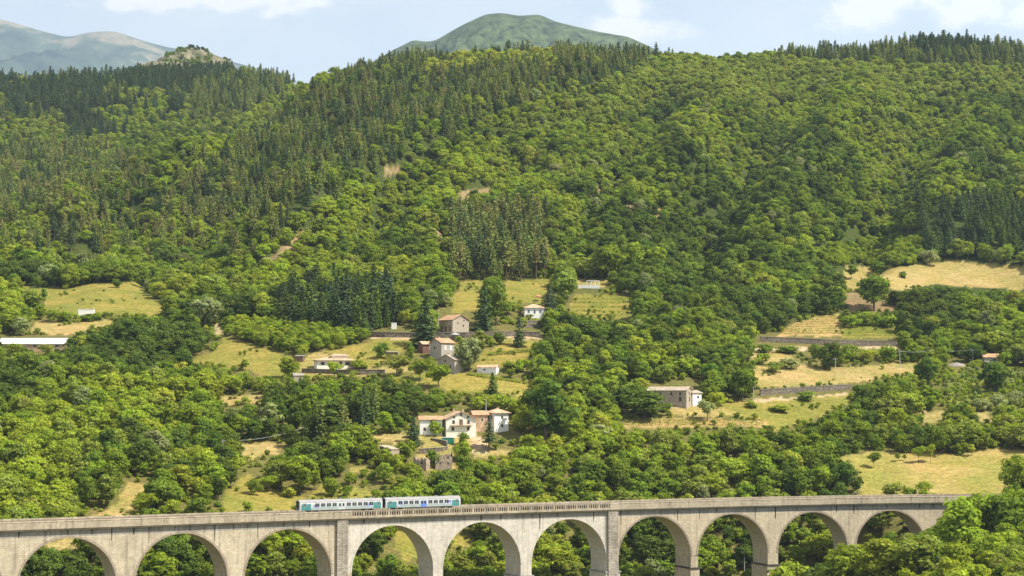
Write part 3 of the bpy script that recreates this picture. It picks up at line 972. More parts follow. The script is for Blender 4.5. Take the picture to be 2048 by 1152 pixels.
# ------------------------------------------------------------------ buildings
M['terracotta'] = solid('terracotta_tiles', (0.33, 0.175, 0.088), 0.3, 0.9, 0.9, second=(0.45, 0.285, 0.165), bump=0.4)
M['old_tiles'] = solid('weathered_tiles', (0.385, 0.240, 0.146), 0.25, 0.8, 0.9, second=(0.529, 0.373, 0.237), bump=0.4)
M['pale_tiles'] = solid('lichened_tiles', (0.326, 0.266, 0.200), 0.2, 0.8, 0.9, second=(0.407, 0.333, 0.252), bump=0.4)
M['slab_roof'] = solid('stone_slab_roof', (0.266, 0.237, 0.200), 0.25, 0.7, 0.95)
M['cream'] = solid('cream_plaster', (0.739, 0.696, 0.573), 0.08, 0.5, 0.9)
M['white'] = solid('white_plaster', (0.76, 0.74, 0.69), 0.06, 0.5, 0.9)
M['grey_wall'] = solid('grey_plaster', (0.34, 0.305, 0.25), 0.12, 0.5, 0.9)
M['rubble'] = solid('rubble_stone', (0.232, 0.199, 0.149), 0.35, 1.6, 0.95, second=(0.414, 0.356, 0.273), bump=0.5)
M['brownred'] = solid('brown_red_boards', (0.163, 0.081, 0.059), 0.2, 0.6, 0.9)
M['shutter'] = solid('dark_shutter', (0.06, 0.055, 0.05), 0.2, 1.0, 0.6)
M['blue_shutter'] = solid('blue_grey_shutter', (0.09, 0.13, 0.18), 0.2, 1.0, 0.6)
M['white_frame'] = solid('white_window', (0.8, 0.78, 0.74), 0.05, 1.0, 0.6)
M['wood'] = solid('weathered_wood', (0.170, 0.111, 0.067), 0.3, 1.0, 0.85)
M['green_sheet'] = solid('green_sheet', (0.03, 0.20, 0.13), 0.15, 1.0, 0.5)
M['white_sheet'] = solid('white_sheet', (0.688, 0.679, 0.662), 0.05, 0.4, 0.5)
M['metal'] = solid('galvanised', (0.407, 0.407, 0.400), 0.1, 0.6, 0.5)
M['straw'] = solid('straw', (0.355, 0.274, 0.126), 0.25, 2.5, 1.0)
M['pink'] = solid('pink_canvas', (0.75, 0.25, 0.23), 0.15, 1.0, 0.8)
M['dry_wall'] = solid('dry_stone_wall', (0.085, 0.068, 0.048), 0.4, 1.1, 0.98, second=(0.19, 0.16, 0.12), bump=0.8)
M['ruin_stone'] = solid('warm_rubble', (0.23, 0.18, 0.125), 0.3, 1.4, 0.95, second=(0.36, 0.29, 0.205), bump=0.6)
M['cap'] = solid('pale_wall_cap', (0.264, 0.233, 0.189), 0.2, 0.9, 0.95)


def roof_slab(mb, a, b, c, d, th=0.18):
    a, b, c, d = map(Vector, (a, b, c, d))
    n = (b - a).cross(d - a).normalized()
    if n.z < 0: n = -n
    lo = [p - n * th for p in (a, b, c, d)]
    hi = [a, b, c, d]
    mb.face(hi); mb.face(lo[::-1])
    for i in range(4):
        j = (i + 1) % 4
        mb.face([lo[i], lo[j], hi[j], hi[i]])


def house(name, label, cat, px, py, w, d, h, rise, style, rz, wall, roof, wins=(), doors=(), chimneys=(), over=0.55, skirt=3.0, loc=None, win_mat='shutter', group=None):
    """W across the front, D deep; the front is the side at -y. STYLE: 'x' / 'y' = ridge along that axis, 'hip', 'shed', 'flat'."""
    p = hit(px, py) if loc is None else loc
    t = thing(name, label, cat, p, math.radians(rz), group)
    b = MB(); W2, D2 = w / 2, d / 2
    b.box(-W2, -D2, -skirt, W2, D2, h - 0.0)
    if style == 'y':
        b.face([(-W2, -D2 + .001, h), (W2, -D2 + .001, h), (0, -D2 + .001, h + rise)]); b.face([(W2, D2 - .001, h), (-W2, D2 - .001, h), (0, D2 - .001, h + rise)])
    if style == 'x':
        b.face([(-W2 + .001, D2, h), (-W2 + .001, -D2, h), (-W2 + .001, 0, h + rise)]); b.face([(W2 - .001, -D2, h), (W2 - .001, D2, h), (W2 - .001, 0, h + rise)])
    b.build('wall', M[wall], t)
    r = MB(); o = over; z0 = h + 0.16
    if style == 'y':
        dz = rise / W2 * o
        for s in (-1, 1):
            roof_slab(r, (s * (W2 + o), -D2 - o, z0 - dz), (s * (W2 + o), D2 + o, z0 - dz), (0, D2 + o, z0 + rise), (0, -D2 - o, z0 + rise))
    elif style == 'x':
        dz = rise / D2 * o
        for s in (-1, 1):
            roof_slab(r, (-W2 - o, s * (D2 + o), z0 - dz), (W2 + o, s * (D2 + o), z0 - dz), (W2 + o, 0, z0 + rise), (-W2 - o, 0, z0 + rise))
    elif style == 'hip':
        X, Y = W2 + o, D2 + o; k = max(0.0, X - Y); l = max(0.0, Y - X)
        zb = z0 - .1
        c = [(-X, -Y, zb), (X, -Y, zb), (X, Y, zb), (-X, Y, zb)]
        r1, r2 = ((-k, 0, zb + rise), (k, 0, zb + rise)) if k > 0 else ((0, -l, zb + rise), (0, l, zb + rise))
        if k > 0:
            r.face([c[0], c[1], r2, r1]); r.face([c[1], c[2], r2]); r.face([c[2], c[3], r1, r2]); r.face([c[3], c[0], r1])
        else:
            r.face([c[0], c[1], r1]); r.face([c[1], c[2], r2, r1]); r.face([c[2], c[3], r2]); r.face([c[3], c[0], r1, r2])
        r.box(-X, -Y, zb - .2, X, Y, zb - .002)
    elif style == 'shed':
        roof_slab(r, (-W2 - o, -D2 - o, z0), (W2 + o, -D2 - o, z0), (W2 + o, D2 + o, z0 + rise), (-W2 - o, D2 + o, z0 + rise))
        r.face([(-W2, D2, h), (W2, D2, h), (W2, D2, h + rise)]); r.face([(-W2, D2, h), (W2, D2, h + rise), (-W2, D2, h + rise)])
    elif style == 'flat':
        r.box(-W2 - o, -D2 - o, h + .003, W2 + o, D2 + o, h + .25)
    rf = r.build('roof', M[roof], t)

    def opening(nm, spec, mat, fr):
        side, u, z, ww, hh = spec[:5]
        mt = M[spec[5]] if len(spec) > 5 else mat

        def pl(u0, u1, zz0, zz1, e0, e1):
            m = MB()
            if side == 'f': m.box(u0, -D2 - e1, zz0, u1, -D2 - e0, zz1)
            elif side == 'l': m.box(-W2 - e1, u0, zz0, -W2 - e0, u1, zz1)
            else: m.box(W2 + e0, u0, zz0, W2 + e1, u1, zz1)
            return m
        f = pl(u - ww / 2 - .12, u + ww / 2 + .12, z - .12, z + hh + .12, -.02, .03).build(nm, M[fr], t)
        pl(u - ww / 2, u + ww / 2, z, z + hh, -.01, .05).build('shutter' if nm == 'window' else 'door_leaf', mt, f)
    for s in wins: opening('window', s, M[win_mat], 'cream' if wall not in ('rubble', 'grey_wall') else 'cap')
    for s in doors: opening('door', s, M['wood'], 'cap')
    for (cx, cy, ch) in chimneys:
        m = MB(); m.box(cx - .3, cy - .3, h, cx + .3, cy + .3, h + rise + ch); m.box(cx - .42, cy - .42, h + rise + ch + .004, cx + .42, cy + .42, h + rise + ch + .18)
        m.build('chimney', M['old_tiles'], rf)
    return t


# the villa group above the railway
v = house('gabled_house', 'cream two-storey house with three rows of windows and a balcony, gable to the railway', 'house', 916, 864, 11.6, 11, 5.2, 2.6, 'y', 14, 'cream', 'old_tiles',
          [('f', -2.7, 5.2, .9, .8), ('f', 0, 6.2, .9, .9), ('f', 2.7, 5.2, .9, .8), ('f', -2.9, 3.1, 1.0, 1.4), ('f', 2.9, 3.1, 1.0, 1.4), ('f', -3.2, .5, 1.1, 1.5), ('f', 2.8, .6, 1.0, 1.4), ('l', 0, 3.2, .9, 1.2)],
          [('f', 0, 2.75, 1.2, 2.0)], [(-1.5, 1, .9), (2.6, 3, .7)], over=0.75)
b = MB(); b.box(-4.2, -6.7, 2.45, 4.2, -5.5, 2.65); b.build('balcony_slab', M['old_tiles'], v)
b = MB()
for k in range(29): b.box(-4.15 + k * .3 - .02, -6.68, 2.65, -4.15 + k * .3 + .02, -6.64, 3.5)
b.box(-4.2, -6.7, 3.5, 4.2, -6.62, 3.57); b.build('balcony_railing', M['wood'], v)
house('side_house', 'low white house under an orange tiled roof, adjoining the balconied house', 'house', 861, 864, 8.6, 7, 4.6, 1.3, 'x', 6, 'white', 'terracotta',
      [('f', .2, 2.9, 1.1, 1.3), ('f', -2.4, .4, 1.0, 1.2)], [('f', 2.6, 0, 1.3, 2.1)])
house('link_house', 'reddish link building between the balconied house and the tower-like white house', 'house', 958, 856, 5.5, 8, 5.0, 1.5, 'x', 12, 'old_tiles', 'terracotta', [('f', .5, 2.6, .8, 1.1)])
house('square_house', 'tall square white house under a hipped orange roof beside a slender pole', 'house', 994, 858, 6.4, 6.6, 6.2, 1.7, 'hip', 32, 'white', 'old_tiles',
      [('f', .3, 3.9, .9, 1.2), ('f', .3, .6, .9, 1.2), ('l', -1.4, 3.9, .7, 1.3), ('l', 1.0, 3.9, .7, 1.3)], chimneys=[(1, 1, .4)], over=.8)
# ruins below
house('stone_barn', 'tall narrow stone barn under a single sloping slab roof, amid shrubs', 'barn', 779, 930, 4.6, 5.5, 5.6, 1.3, 'shed', 52, 'ruin_stone', 'pale_tiles', [('l', 0, 1.0, 1.2, 2.2)], over=.3)
def ruin(label, px, py, w, d, h, rz, seed, holes):
    rs = random.Random(seed); p = hit(px, py)
    t = thing('ruined_house', label, 'ruin', p, math.radians(rz))
    for (x0, y0, x1, y1) in ((-w / 2, -d / 2, w / 2, -d / 2), (w / 2, -d / 2, w / 2, d / 2), (w / 2, d / 2, -w / 2, d / 2), (-w / 2, d / 2, -w / 2, -d / 2)):
        b = MB(); n = 9; dx, dy = (x1 - x0), (y1 - y0); L = math.hypot(dx, dy); nx, ny = -dy / L * .5, dx / L * .5
        hs = [h * rs.uniform(.62, 1.0) for _ in range(n + 1)]
        for i in range(n):
            a0, a1 = i / n, (i + 1) / n
            P = lambda f, z, o: (x0 + dx * f + nx * o, y0 + dy * f + ny * o, z)
            b.face([P(a0, -3, 0), P(a1, -3, 0), P(a1, hs[i + 1], 0), P(a0, hs[i], 0)]); b.face([P(a1, -3, 1), P(a0, -3, 1), P(a0, hs[i], 1), P(a1, hs[i + 1], 1)])
            b.face([P(a0, hs[i], 0), P(a1, hs[i + 1], 0), P(a1, hs[i + 1], 1), P(a0, hs[i], 1)])
        b.build('wall', M['ruin_stone'], t)
    for (u, z, ww, hh) in holes:
        b = MB(); b.box(u - ww / 2, -d / 2 - .03, z, u + ww / 2, -d / 2 + .2, z + hh); b.build('window', M['shutter'], t)  # dark block paints the unlit inside of the hole


ruin('roofless stone ruin with four small dark window holes', 886, 934, 6.2, 5.5, 5.2, 8, 3, [(-2.0, 3.0, .5, .8), (1.6, 3.1, .6, .8), (1.6, .9, .7, .8), (-1.2, 1.0, .6, .9)])
ruin('crumbling low stone ruin beside the one with four window holes', 846, 934, 5.2, 5, 3.6, -24, 8, [(0.8, 1.0, .9, 1.1)])
# the hamlet
house('stone_farmhouse', 'long stone farmhouse under orange tiles with three dark ground-floor doors, above the retaining wall', 'farmhouse', 908, 664, 9.6, 10, 5.4, 2.3, 'y', 40, 'rubble', 'terracotta',
      [('f', -1.6, 3.4, .6, .8), ('f', 1.9, 4.6, .6, .7), ('f', 1.6, 2.2, .7, .9)], [('l', -3, 0, 1.3, 2.2), ('l', 0, 0, 1.3, 2.2), ('l', 3, 0, 1.3, 2.2)], over=.6)
house('white_cottage', 'white cottage with three blue-grey shuttered windows under a low tiled roof', 'house', 1067, 633, 9.6, 8, 4.0, 1.9, 'hip', 6, 'white', 'old_tiles',
      [('f', -2.8, 1.5, 1.0, 1.5), ('f', .1, 1.2, .9, 1.8), ('f', 2.9, 1.5, 1.0, 1.5)], win_mat='blue_shutter')
house('gable_house', 'grey-gabled house with two white shuttered windows on its sunny side, orange roof', 'house', 884, 716, 7.4, 8.0, 6.4, 1.9, 'x', 42, 'grey_wall', 'terracotta',
      [('f', -1.4, 3.3, .9, 1.9, 'white_frame'), ('f', 1.6, 3.3, .9, 1.9, 'white_frame'), ('f', 0, .6, 1.0, 1.2), ('l', .6, 3.6, .9, 1.2)], chimneys=[(-1, 1, .6)])
house('brick_annexe', 'small brown-red annexe under orange tiles joined to the grey-gabled house', 'house', 851, 704, 5.0, 4.6, 3.4, 1.1, 'x', 30, 'brownred', 'old_tiles', [('f', 1.2, 1.0, .9, 1.3)])
house('grey_house', 'plain grey stone house, its wide gable turned to the young walnut trees', 'house', 902, 742, 7.4, 8.6, 4.6, 2.2, 'x', 58, 'grey_wall', 'pale_tiles', [('l', .5, 3.7, .7, .9), ('l', -2, 1.2, .9, 1.1)])
e = house('bungalow', 'cream bungalow with a wide two-level tiled roof on a stone terrace', 'house', 668, 735, 16, 9, 3.0, 1.4, 'hip', 14, 'cream', 'old_tiles',
          [('f', -5.5, .9, 1.6, 1.3), ('f', -2.3, .9, 1.2, 1.3), ('f', 2.2, .4, 1.2, 2.0), ('f', 5.2, .8, 2.0, 1.5)], over=1.0)
b = MB(); b.box(-1.5, -2.4, 3.9, 6, 3.2, 5.0); b.build('upper_storey', M['cream'], e)
b = MB(); X, Y = 7.0, 4.0
cx_ = 2.25
b.face([(cx_ - 4.4, -3.0, 5.003), (cx_ + 4.4, -3.0, 5.003), (cx_ + 2.2, .4, 5.9), (cx_ - 2.2, .4, 5.9)]); b.face([(cx_ + 4.4, -3, 5.003), (cx_ + 4.4, 3.8, 5.003), (cx_ + 2.2, .4, 5.9)])
b.face([(cx_ + 4.4, 3.8, 5.003), (cx_ - 4.4, 3.8, 5.003), (cx_ - 2.2, .4, 5.9), (cx_ + 2.2, .4, 5.9)]); b.face([(cx_ - 4.4, 3.8, 5.003), (cx_ - 4.4, -3, 5.003), (cx_ - 2.2, .4, 5.9)])
b.build('upper_roof', M['old_tiles'], e)
house('open_shed', 'small open brown shed under a flat pale roof beside a leafy bush in the meadow', 'shed', 784, 716, 4.6, 3, 2.3, .4, 'shed', 12, 'brownred', 'slab_roof', [], over=.4)
house('tool_shed', 'tiny stone shed with a pale roof below the bungalow terrace', 'shed', 596, 762, 4.2, 3.2, 2.2, .9, 'x', 20, 'rubble', 'slab_roof', [], over=.3)
house('garden_shed', 'low dark garden shed in the meadow beside the bungalow terrace', 'shed', 600, 722, 3.6, 3, 2.0, .5, 'shed', -10, 'wood', 'slab_roof', [], over=.3)
house('low_outhouse', 'low white outhouse under a long tiled roof below the silvery tree', 'outhouse', 976, 744, 8.5, 4, 1.9, 1.0, 'x', -16, 'white', 'old_tiles', [('f', -1, .6, .8, .7)], over=.3)
# the farm beside the stone-walled terraces
house('long_farmhouse', 'long old stone farmhouse under a pale lichened roof beside a leafy dark tree', 'farmhouse', 1340, 806, 6.6, 17.5, 5.2, 1.4, 'y', 62, 'rubble', 'pale_tiles',
      [('f', -.2, 3.2, .9, 1.3), ('f', .2, .6, 1.0, 1.8), ('l', -6, 3.1, .9, 1.2), ('l', -2, 3.1, .9, 1.2), ('l', 3, 3.1, .9, 1.2), ('l', -6, .6, 1.1, 1.7)], over=.5)
house('farm_annexe', 'small white-fronted annexe at the sunny end of the long farmhouse', 'house', 1384, 806, 5.2, 6, 4.2, 1.0, 'x', 40, 'white', 'pale_tiles', [('f', .6, 1.9, 1.3, .9)])
house('roadside_hut', 'small hut under an orange roof in the shrubs by the road', 'hut', 1980, 728, 7.6, 6, 3.2, 1.6, 'x', 4, 'grey_wall', 'terracotta', [('f', 1, 1, 1.4, 1.3)])
house('long_shed', 'long low shed under a bright white sheet roof among the trees', 'shed', 60, 697, 34, 11, 1.9, 2.6, 'x', -2, 'old_tiles', 'white_sheet', [('f', 4, .5, 1.8, .9), ('f', 9, .5, 1.8, .9), ('f', 14, .5, 1.8, .9)], over=.5)
house('field_hut', 'small white hut at the edge of the sloping meadow', 'hut', 173, 630, 7.6, 3, 2.6, .3, 'flat', 4, 'white', 'white_sheet', [], over=.1)
house('meter_cabinet', 'plain white box-shaped cabinet above the dark retaining wall', 'cabinet', 788, 658, 2.3, 1.2, 2.6, .2, 'flat', 0, 'white', 'white_sheet', [], over=.05)
house('green_container', 'green skip container under a pale cover beside the gravel drive', 'container', 896, 886, 4.4, 2.4, 1.9, .2, 'flat', -4, 'green_sheet', 'white_sheet', [], over=.1, skirt=.5)


def greenhouse():
    p = hit(1178, 575)
    t = thing('greenhouse', 'white-framed greenhouse with a low white wall on the terrace', 'greenhouse', p)
    b = MB(); b.box(-6.5, -2.2, -2, 5.5, 2, 1.0); b.build('wall', M['white_sheet'], t)
    b = MB()
    for x in (-1.2, 1, 3.2, 5.4): b.tube((x, -1.6, 1.0), (x, -1.6, 3.3), .09, .09, 6); b.tube((x, 1.4, 1.0), (x, 1.4, 3.6), .09, .09, 6)
    for y, z in ((-1.6, 3.3), (1.4, 3.6)): b.tube((-1.2, y, z), (5.4, y, z), .09, .09, 6)
    for x in (-1.2, 1, 3.2, 5.4): b.tube((x, -1.6, 3.3), (x, 1.4, 3.6), .09, .09, 6)
    b.build('frame', M['white_sheet'], t)


greenhouse()


def ribbon_wall(name, label, pts, h, th=0.6, mat='dry_wall', cap=True):
    """A wall that follows the ground through bearings PTS."""
    g = []
    for (px, py) in pts: g.append(hit(px, py))
    g = np.array(g)
    q = []
    for a, b in zip(g[:-1], g[1:]):
        n = max(1, int(np.linalg.norm(b - a) / 4))
        for i in range(n):
            p = a + (b - a) * i / n; q.append((p[0], p[1], float(tz(p[0], p[1]))))
    q.append(tuple(g[-1])); q = np.array(q)
    q[:, 2] = np.convolve(np.pad(q[:, 2], 2, mode='edge'), np.ones(5) / 5, 'valid')
    t = thing(name, label, 'wall', q[len(q) // 2])
    o = q[len(q) // 2]
    for nm, z0, z1, w, mt in [('wall_face', -2.0, h, th, mat)] + ([('wall_cap', h + .004, h + .22, th + .3, 'cap')] if cap else []):
        b = MB()
        for a, c in zip(q[:-1], q[1:]):
            d = np.array([-(c - a)[1], (c - a)[0]]); d = d / (np.linalg.norm(d) + 1e-9) * w / 2
            A, C = a - o, c - o
            f0 = [(A[0] + s * d[0], A[1] + s * d[1], A[2] + z) for s, z in ((-1, z0), (1, z0), (1, z1), (-1, z1))]
            f1 = [(C[0] + s * d[0], C[1] + s * d[1], C[2] + z) for s, z in ((-1, z0), (1, z0), (1, z1), (-1, z1))]
            for i in range(4):
                j = (i + 1) % 4
                b.face([f0[i], f1[i], f1[j], f0[j]])
        b.face(f1[::-1])
        b.build(nm, M[mt], t)
    return t


ribbon_wall('retaining_wall', 'dark stone retaining wall below the white cabinet and the big fir', [(735, 674), (770, 675), (835, 676)], 2.2)
ribbon_wall('retaining_wall', 'stone retaining wall under the long farmhouse road, below the white cottage', [(870, 676), (930, 676), (1000, 674), (1045, 672), (1080, 676)], 2.3)
ribbon_wall('retaining_wall', 'short dark wall straight under the white cottage', [(1040, 656), (1082, 655)], 3.2)
ribbon_wall('retaining_wall', 'long stone wall holding up the striped vineyard', [(1520, 683), (1580, 686), (1650, 690), (1720, 692), (1795, 693)], 2.5)
ribbon_wall('retaining_wall', 'stone wall along the lower road, topped by small bushes', [(1520, 791), (1600, 786), (1660, 782), (1702, 779)], 2.3)
ribbon_wall('terrace_wall', 'stone terrace wall under the cream bungalow', [(604, 746), (660, 748), (720, 750), (770, 747)], 1.7)
ribbon_wall('garden_wall', 'low wall slanting down past the green container', [(862, 880), (880, 886), (894, 893)], 1.2)
ribbon_wall('garden_wall', 'low wall winding through dry grass above the ruins', [(838, 908), (870, 905), (895, 900)], 1.4)


def pole(label, px, py, hpx, cat='utility pole', arm=True, mat='metal', name='utility_pole', lamp=False, base=None):
    p = hit(px, py) if base is None else base
    h = hpx * p[1] / F
    t = thing(name, label, cat, p)
    b = MB(); b.tube((0, 0, -1), (0, 0, h), .19, .12, 8); b.build('shaft', M[mat], t)
    if arm:
        b = MB(); b.box(-1.0, -.06, h - .7, 1.0, .06, h - .55); b.build('crossarm', M[mat], t)
        for x in (-.9, .9):
            b = MB(); b.tube((x, 0, h - .55), (x, 0, h - .3), .07, .05, 6); b.build('insulator', M['white_sheet'], t)
    if lamp:
        b = MB(); b.box(-.35, -1.0, h - .02, .35, .25, h + .3); b.build('lamp_head', M['white_sheet'], t)
    return p + np.array([0, 0, h - .3])


w1 = pole('white utility pole in front of the wood beside the tan clearing', 445, 916, 36)
w2 = pole('utility pole standing among shrubs before the brown spruces', 607, 884, 30)
pole('slender pole beside the tall square white house', 972, 856, 58, arm=False, name='flag_pole', cat='pole')
pole('utility pole on the dry terrace above the lower stone wall', 1671, 752, 36)
pole('utility pole with two insulators beside the road to the long farmhouse', 1176, 808, 22)
pole('pale utility pole at the edge of the farm bushes', 1507, 806, 34)
pole('pale utility pole framed by an arch of the viaduct', 1489, 1152, 50, base=hit(1489, 1152, 598))
pole('street lamp with a white head beside the white cottage', 1092, 650, 24, 'street lamp', False, 'metal', 'street_lamp', True)
pole('street lamp on the road by the stone farmhouse', 877, 650, 28, 'street lamp', False, 'metal', 'street_lamp', True)


def cable(label, a, b, sag):
    m = MB(); n = 14
    P = [Vector(a) * (1 - k / n) + Vector(b) * (k / n) - Vector((0, 0, sag * 4 * (k / n) * (1 - k / n))) for k in range(n + 1)]
    for p, q in zip(P[:-1], P[1:]): m.tube(p, q, .06, .06, 4, cap=False)
    tag(m.build('power_cable', M['metal']), label, 'cable')


w3 = pole('slim utility pole below the striped vineyard, at the far end of its wall', 1800, 735, 34)
w4 = pole('slim utility pole between the dark oak and the roadside hut', 1864, 728, 30)
w5 = pole('slim utility pole right beside the roadside hut', 1946, 728, 30)
cable('power cable between the poles past the striped vineyard', w3, w4, .8)
cable('power cable running on to the roadside hut', w4, w5, .8)
cable('power cable sagging between the poles above the tan clearing', w1, w2, 1.5)


def parasol(label, px, py, mat, r=1.9, h=2.6):
    p = hit(px, py)
    t = thing('garden_parasol', label, 'parasol', p)
    b = MB(); b.tube((0, 0, -.3), (0, 0, h), .05, .05, 6); b.build('pole', M['wood'], t)
    b = MB(); n = 8
    for i in range(n):
        a0, a1 = 2 * math.pi * i / n, 2 * math.pi * (i + 1) / n
        b.face([(r * math.cos(a0), r * math.sin(a0), h - .25), (r * math.cos(a1), r * math.sin(a1), h - .25), (0, 0, h + .35)])
        b.face([(r * math.cos(a1), r * math.sin(a1), h - .25), (r * math.cos(a0), r * math.sin(a0), h - .25), (r * math.cos(a0), r * math.sin(a0), h - .45), (r * math.cos(a1), r * math.sin(a1), h - .45)])
    b.build('canopy', M[mat], t)


parasol('white parasol standing in for a parked car below the stone farmhouse', 910, 679, 'white_sheet', 2.0)  # parasol shape put in place of a pale parked car
parasol('pink garden parasol on the yellow slope above the white cottage', 1077, 602, 'pink', 1.7)


def bale():
    p = hit(1849, 829)
    t = thing('hay_bale', 'round straw bale lying on the small tan clearing', 'hay bale', p + np.array([0, 0, .75]), math.radians(25))
    b = MB(); b.tube((0, -.65, 0), (0, .65, 0), .9, .9, 22)
    b.build('bale', M['straw'], t)


bale()


def mound():
    p = hit(1913, 731)
    n = 14; v = []; f = []
    for i in range(8):
        for j in range(n):
            a = 2 * math.pi * j / n; r = 5.2 * (1 - i / 7.0) ** .8
            v.append((r * math.cos(a) * (1 + .15 * math.sin(3 * a)), r * .6 * math.sin(a), 2.0 * (i / 7.0) ** .7 - .6))
    for i in range(7):
        for j in range(n): f.append([i * n + j, i * n + (j + 1) % n, (i + 1) * n + (j + 1) % n, (i + 1) * n + j])
    o = link('gravel_mound', mesh_np('gravel_mound', v, f, M['cap'], True), None, p)
    tag(o, 'pale mound of gravel beside the orange-roofed hut', 'mound')


mound()


def guard_rail():
    t = thing('guard_rail', 'metal guard rail along the road bend before the long farmhouse', 'guard rail')
    P = [hit(px, py) for px, py in ((1186, 800), (1215, 797), (1250, 794), (1296, 791))]
    b = MB()
    for a, c in zip(P[:-1], P[1:]):
        a = np.array(a); c = np.array(c)
        b.face([a + (0, 0, .6), c + (0, 0, .6), c + (0, 0, 1.0), a + (0, 0, 1.0)])
        b.face([a + (0, .1, 1.0), c + (0, .1, 1.0), c + (0, .1, .6), a + (0, .1, .6)]); b.face([a + (0, 0, 1.0), c + (0, 0, 1.0), c + (0, .1, 1.0), a + (0, .1, 1.0)])
    b.build('rail', M['metal'], t)
    for p in P:
        b = MB(); b.tube((p[0], p[1] + .16, p[2] - .5), (p[0], p[1] + .16, p[2] + .9), .06, .06, 6); b.build('post', M['metal'], t)


guard_rail()
# ------------------------------------------------------------------ trees: kinds
RNG = np.random.default_rng(11)


def cards(c, n, size, asp, rng):
    """Leaf-sized quads at C facing N."""
    k = len(c)
    r = rng.normal(size=(k, 3))
    t = np.cross(n, r); t /= np.linalg.norm(t, axis=1)[:, None] + 1e-9
    b = np.cross(n, t); b /= np.linalg.norm(b, axis=1)[:, None] + 1e-9
    s = (size * rng.uniform(0.6, 1.35, k))[:, None] * 0.5
    a = s * asp
    v = np.stack([c - t * s - b * a * .3, c + b * a - t * s * .2, c + t * s + b * a * .2, c - b * a + t * s * .3], 1).reshape(-1, 3)
    f = np.arange(4 * k, dtype=np.int32).reshape(k, 4)
    return v, f


def add_shade(me, vals):
    a = me.attributes.new('shade', 'FLOAT', 'FACE')
    a.data.foreach_set('value', np.asarray(vals, np.float32))


def broad_crown(seed, H, R, base, n_lobe, per, size, flat=1.0, droop=0.0, lump=0.36):
    rng = np.random.default_rng(seed)
    C, Nn, S = [], [], []
    hc = (H - base) / 2
    for i in range(n_lobe):
        z = rng.uniform(-0.95, 1.0); a = rng.uniform(0, 6.283) + i * 2.4
        rad = math.sqrt(max(0, 1 - z * z)) * rng.uniform(.55, .95) * (1 - 0.25 * max(0, z)) * (1.0 if z > -.5 else .75)
        lc = np.array([R * rad * math.cos(a) * .78, R * rad * math.sin(a) * .78, base + hc + hc * z * .78])
        lr = R * lump * rng.uniform(.5, 1.35)
        lc = lc * np.array([1, 1, 1]) + rng.normal(0, R * .09, 3)
        d = rng.normal(size=(per, 3)); d[:, 2] = d[:, 2] * .8 + .25
        d /= np.linalg.norm(d, axis=1)[:, None]
        rr = lr * rng.uniform(.6, 1.08, per)[:, None]
        C.append(lc + d * rr * np.array([1, 1, .8 * flat]))
        n = d + rng.normal(size=(per, 3)) * .32 + np.array([.08, -.04, .25])
        Nn.append(n / np.linalg.norm(n, axis=1)[:, None])
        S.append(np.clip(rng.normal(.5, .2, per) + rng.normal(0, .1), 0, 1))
    C = np.concatenate(C); Nn = np.concatenate(Nn)
    k = int(len(C) * .12)
    q = rng.normal(size=(k, 3)); q /= np.linalg.norm(q, axis=1)[:, None]
    C2 = q * np.array([R, R, hc]) * rng.uniform(.2, .75, k)[:, None] + np.array([0, 0, base + hc])
    v, f = cards(np.concatenate([C, C2]), np.concatenate([Nn, q]), size, .8, rng)
    return v, f, np.concatenate(S + [rng.uniform(.1, .7, k)])


def conifer_crown(seed, H, R, base, levels, size, power=0.9, sparse=1.0):
    rng = np.random.default_rng(seed)
    C, Nn, S = [], [], []
    for i in range(levels):
        t = (i + rng.uniform(-.3, .3)) / levels
        z = base + (H - base) * t
        r = R * (1 - t) ** power * rng.uniform(.8, 1.12) + .12
        nb = max(4, int((5 + 5 * (1 - t)) * sparse))
        for a in np.linspace(0, 6.283, nb, endpoint=False) + rng.uniform(0, 6.28):
            a += rng.uniform(-.25, .25); L = r * rng.uniform(.6, 1.15)
            m = max(2, int(L / size * 2.0))
            for q in np.linspace(.22, 1, m):
                for s in range(2):
                    p = np.array([math.cos(a) * L * q, math.sin(a) * L * q, z - L * q * .32 + rng.normal(0, .1)])
                    p += rng.normal(0, size * .25, 3)
                    C.append(p)
                    n = np.array([math.cos(a) * .55, math.sin(a) * .55, .8]) + rng.normal(0, .4, 3)
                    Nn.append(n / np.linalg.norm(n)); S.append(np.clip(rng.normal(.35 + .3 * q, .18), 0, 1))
    for k in range(8):
        C.append(np.array([rng.normal(0, .1), rng.normal(0, .1), H - .1 * k])); Nn.append(np.array([1., 0, .3])); S.append(.5)
    v, f = cards(np.array(C), np.array(Nn), size, .7, rng)
    return v, f, np.array(S)


def trunk_mb(seed, H, r, limbs, base, R, lean=.03):
    rng = random.Random(seed); m = MB()
    p = Vector((0, 0, -1.0)); n = 5
    pts = []
    for i in range(n + 1):
        z = -1.0 + (H * .8 + 1) * i / n
        pts.append((Vector((rng.uniform(-1, 1) * lean * z, rng.uniform(-1, 1) * lean * z, z)), r * (1 - .8 * i / n)))
    for (a, ra), (b, rb) in zip(pts[:-1], pts[1:]): m.tube(a, b, ra, rb, 7, cap=False)
    for i in range(limbs):
        z = base * .75 + (H * .7 - base * .75) * rng.random(); a = rng.uniform(0, 6.28)
        L = R * rng.uniform(.5, .8)
        m.tube((0, 0, z), (math.cos(a) * L, math.sin(a) * L, z + L * rng.uniform(.4, .9)), r * .4, r * .1, 5, cap=False)
    return m


KINDS = {}


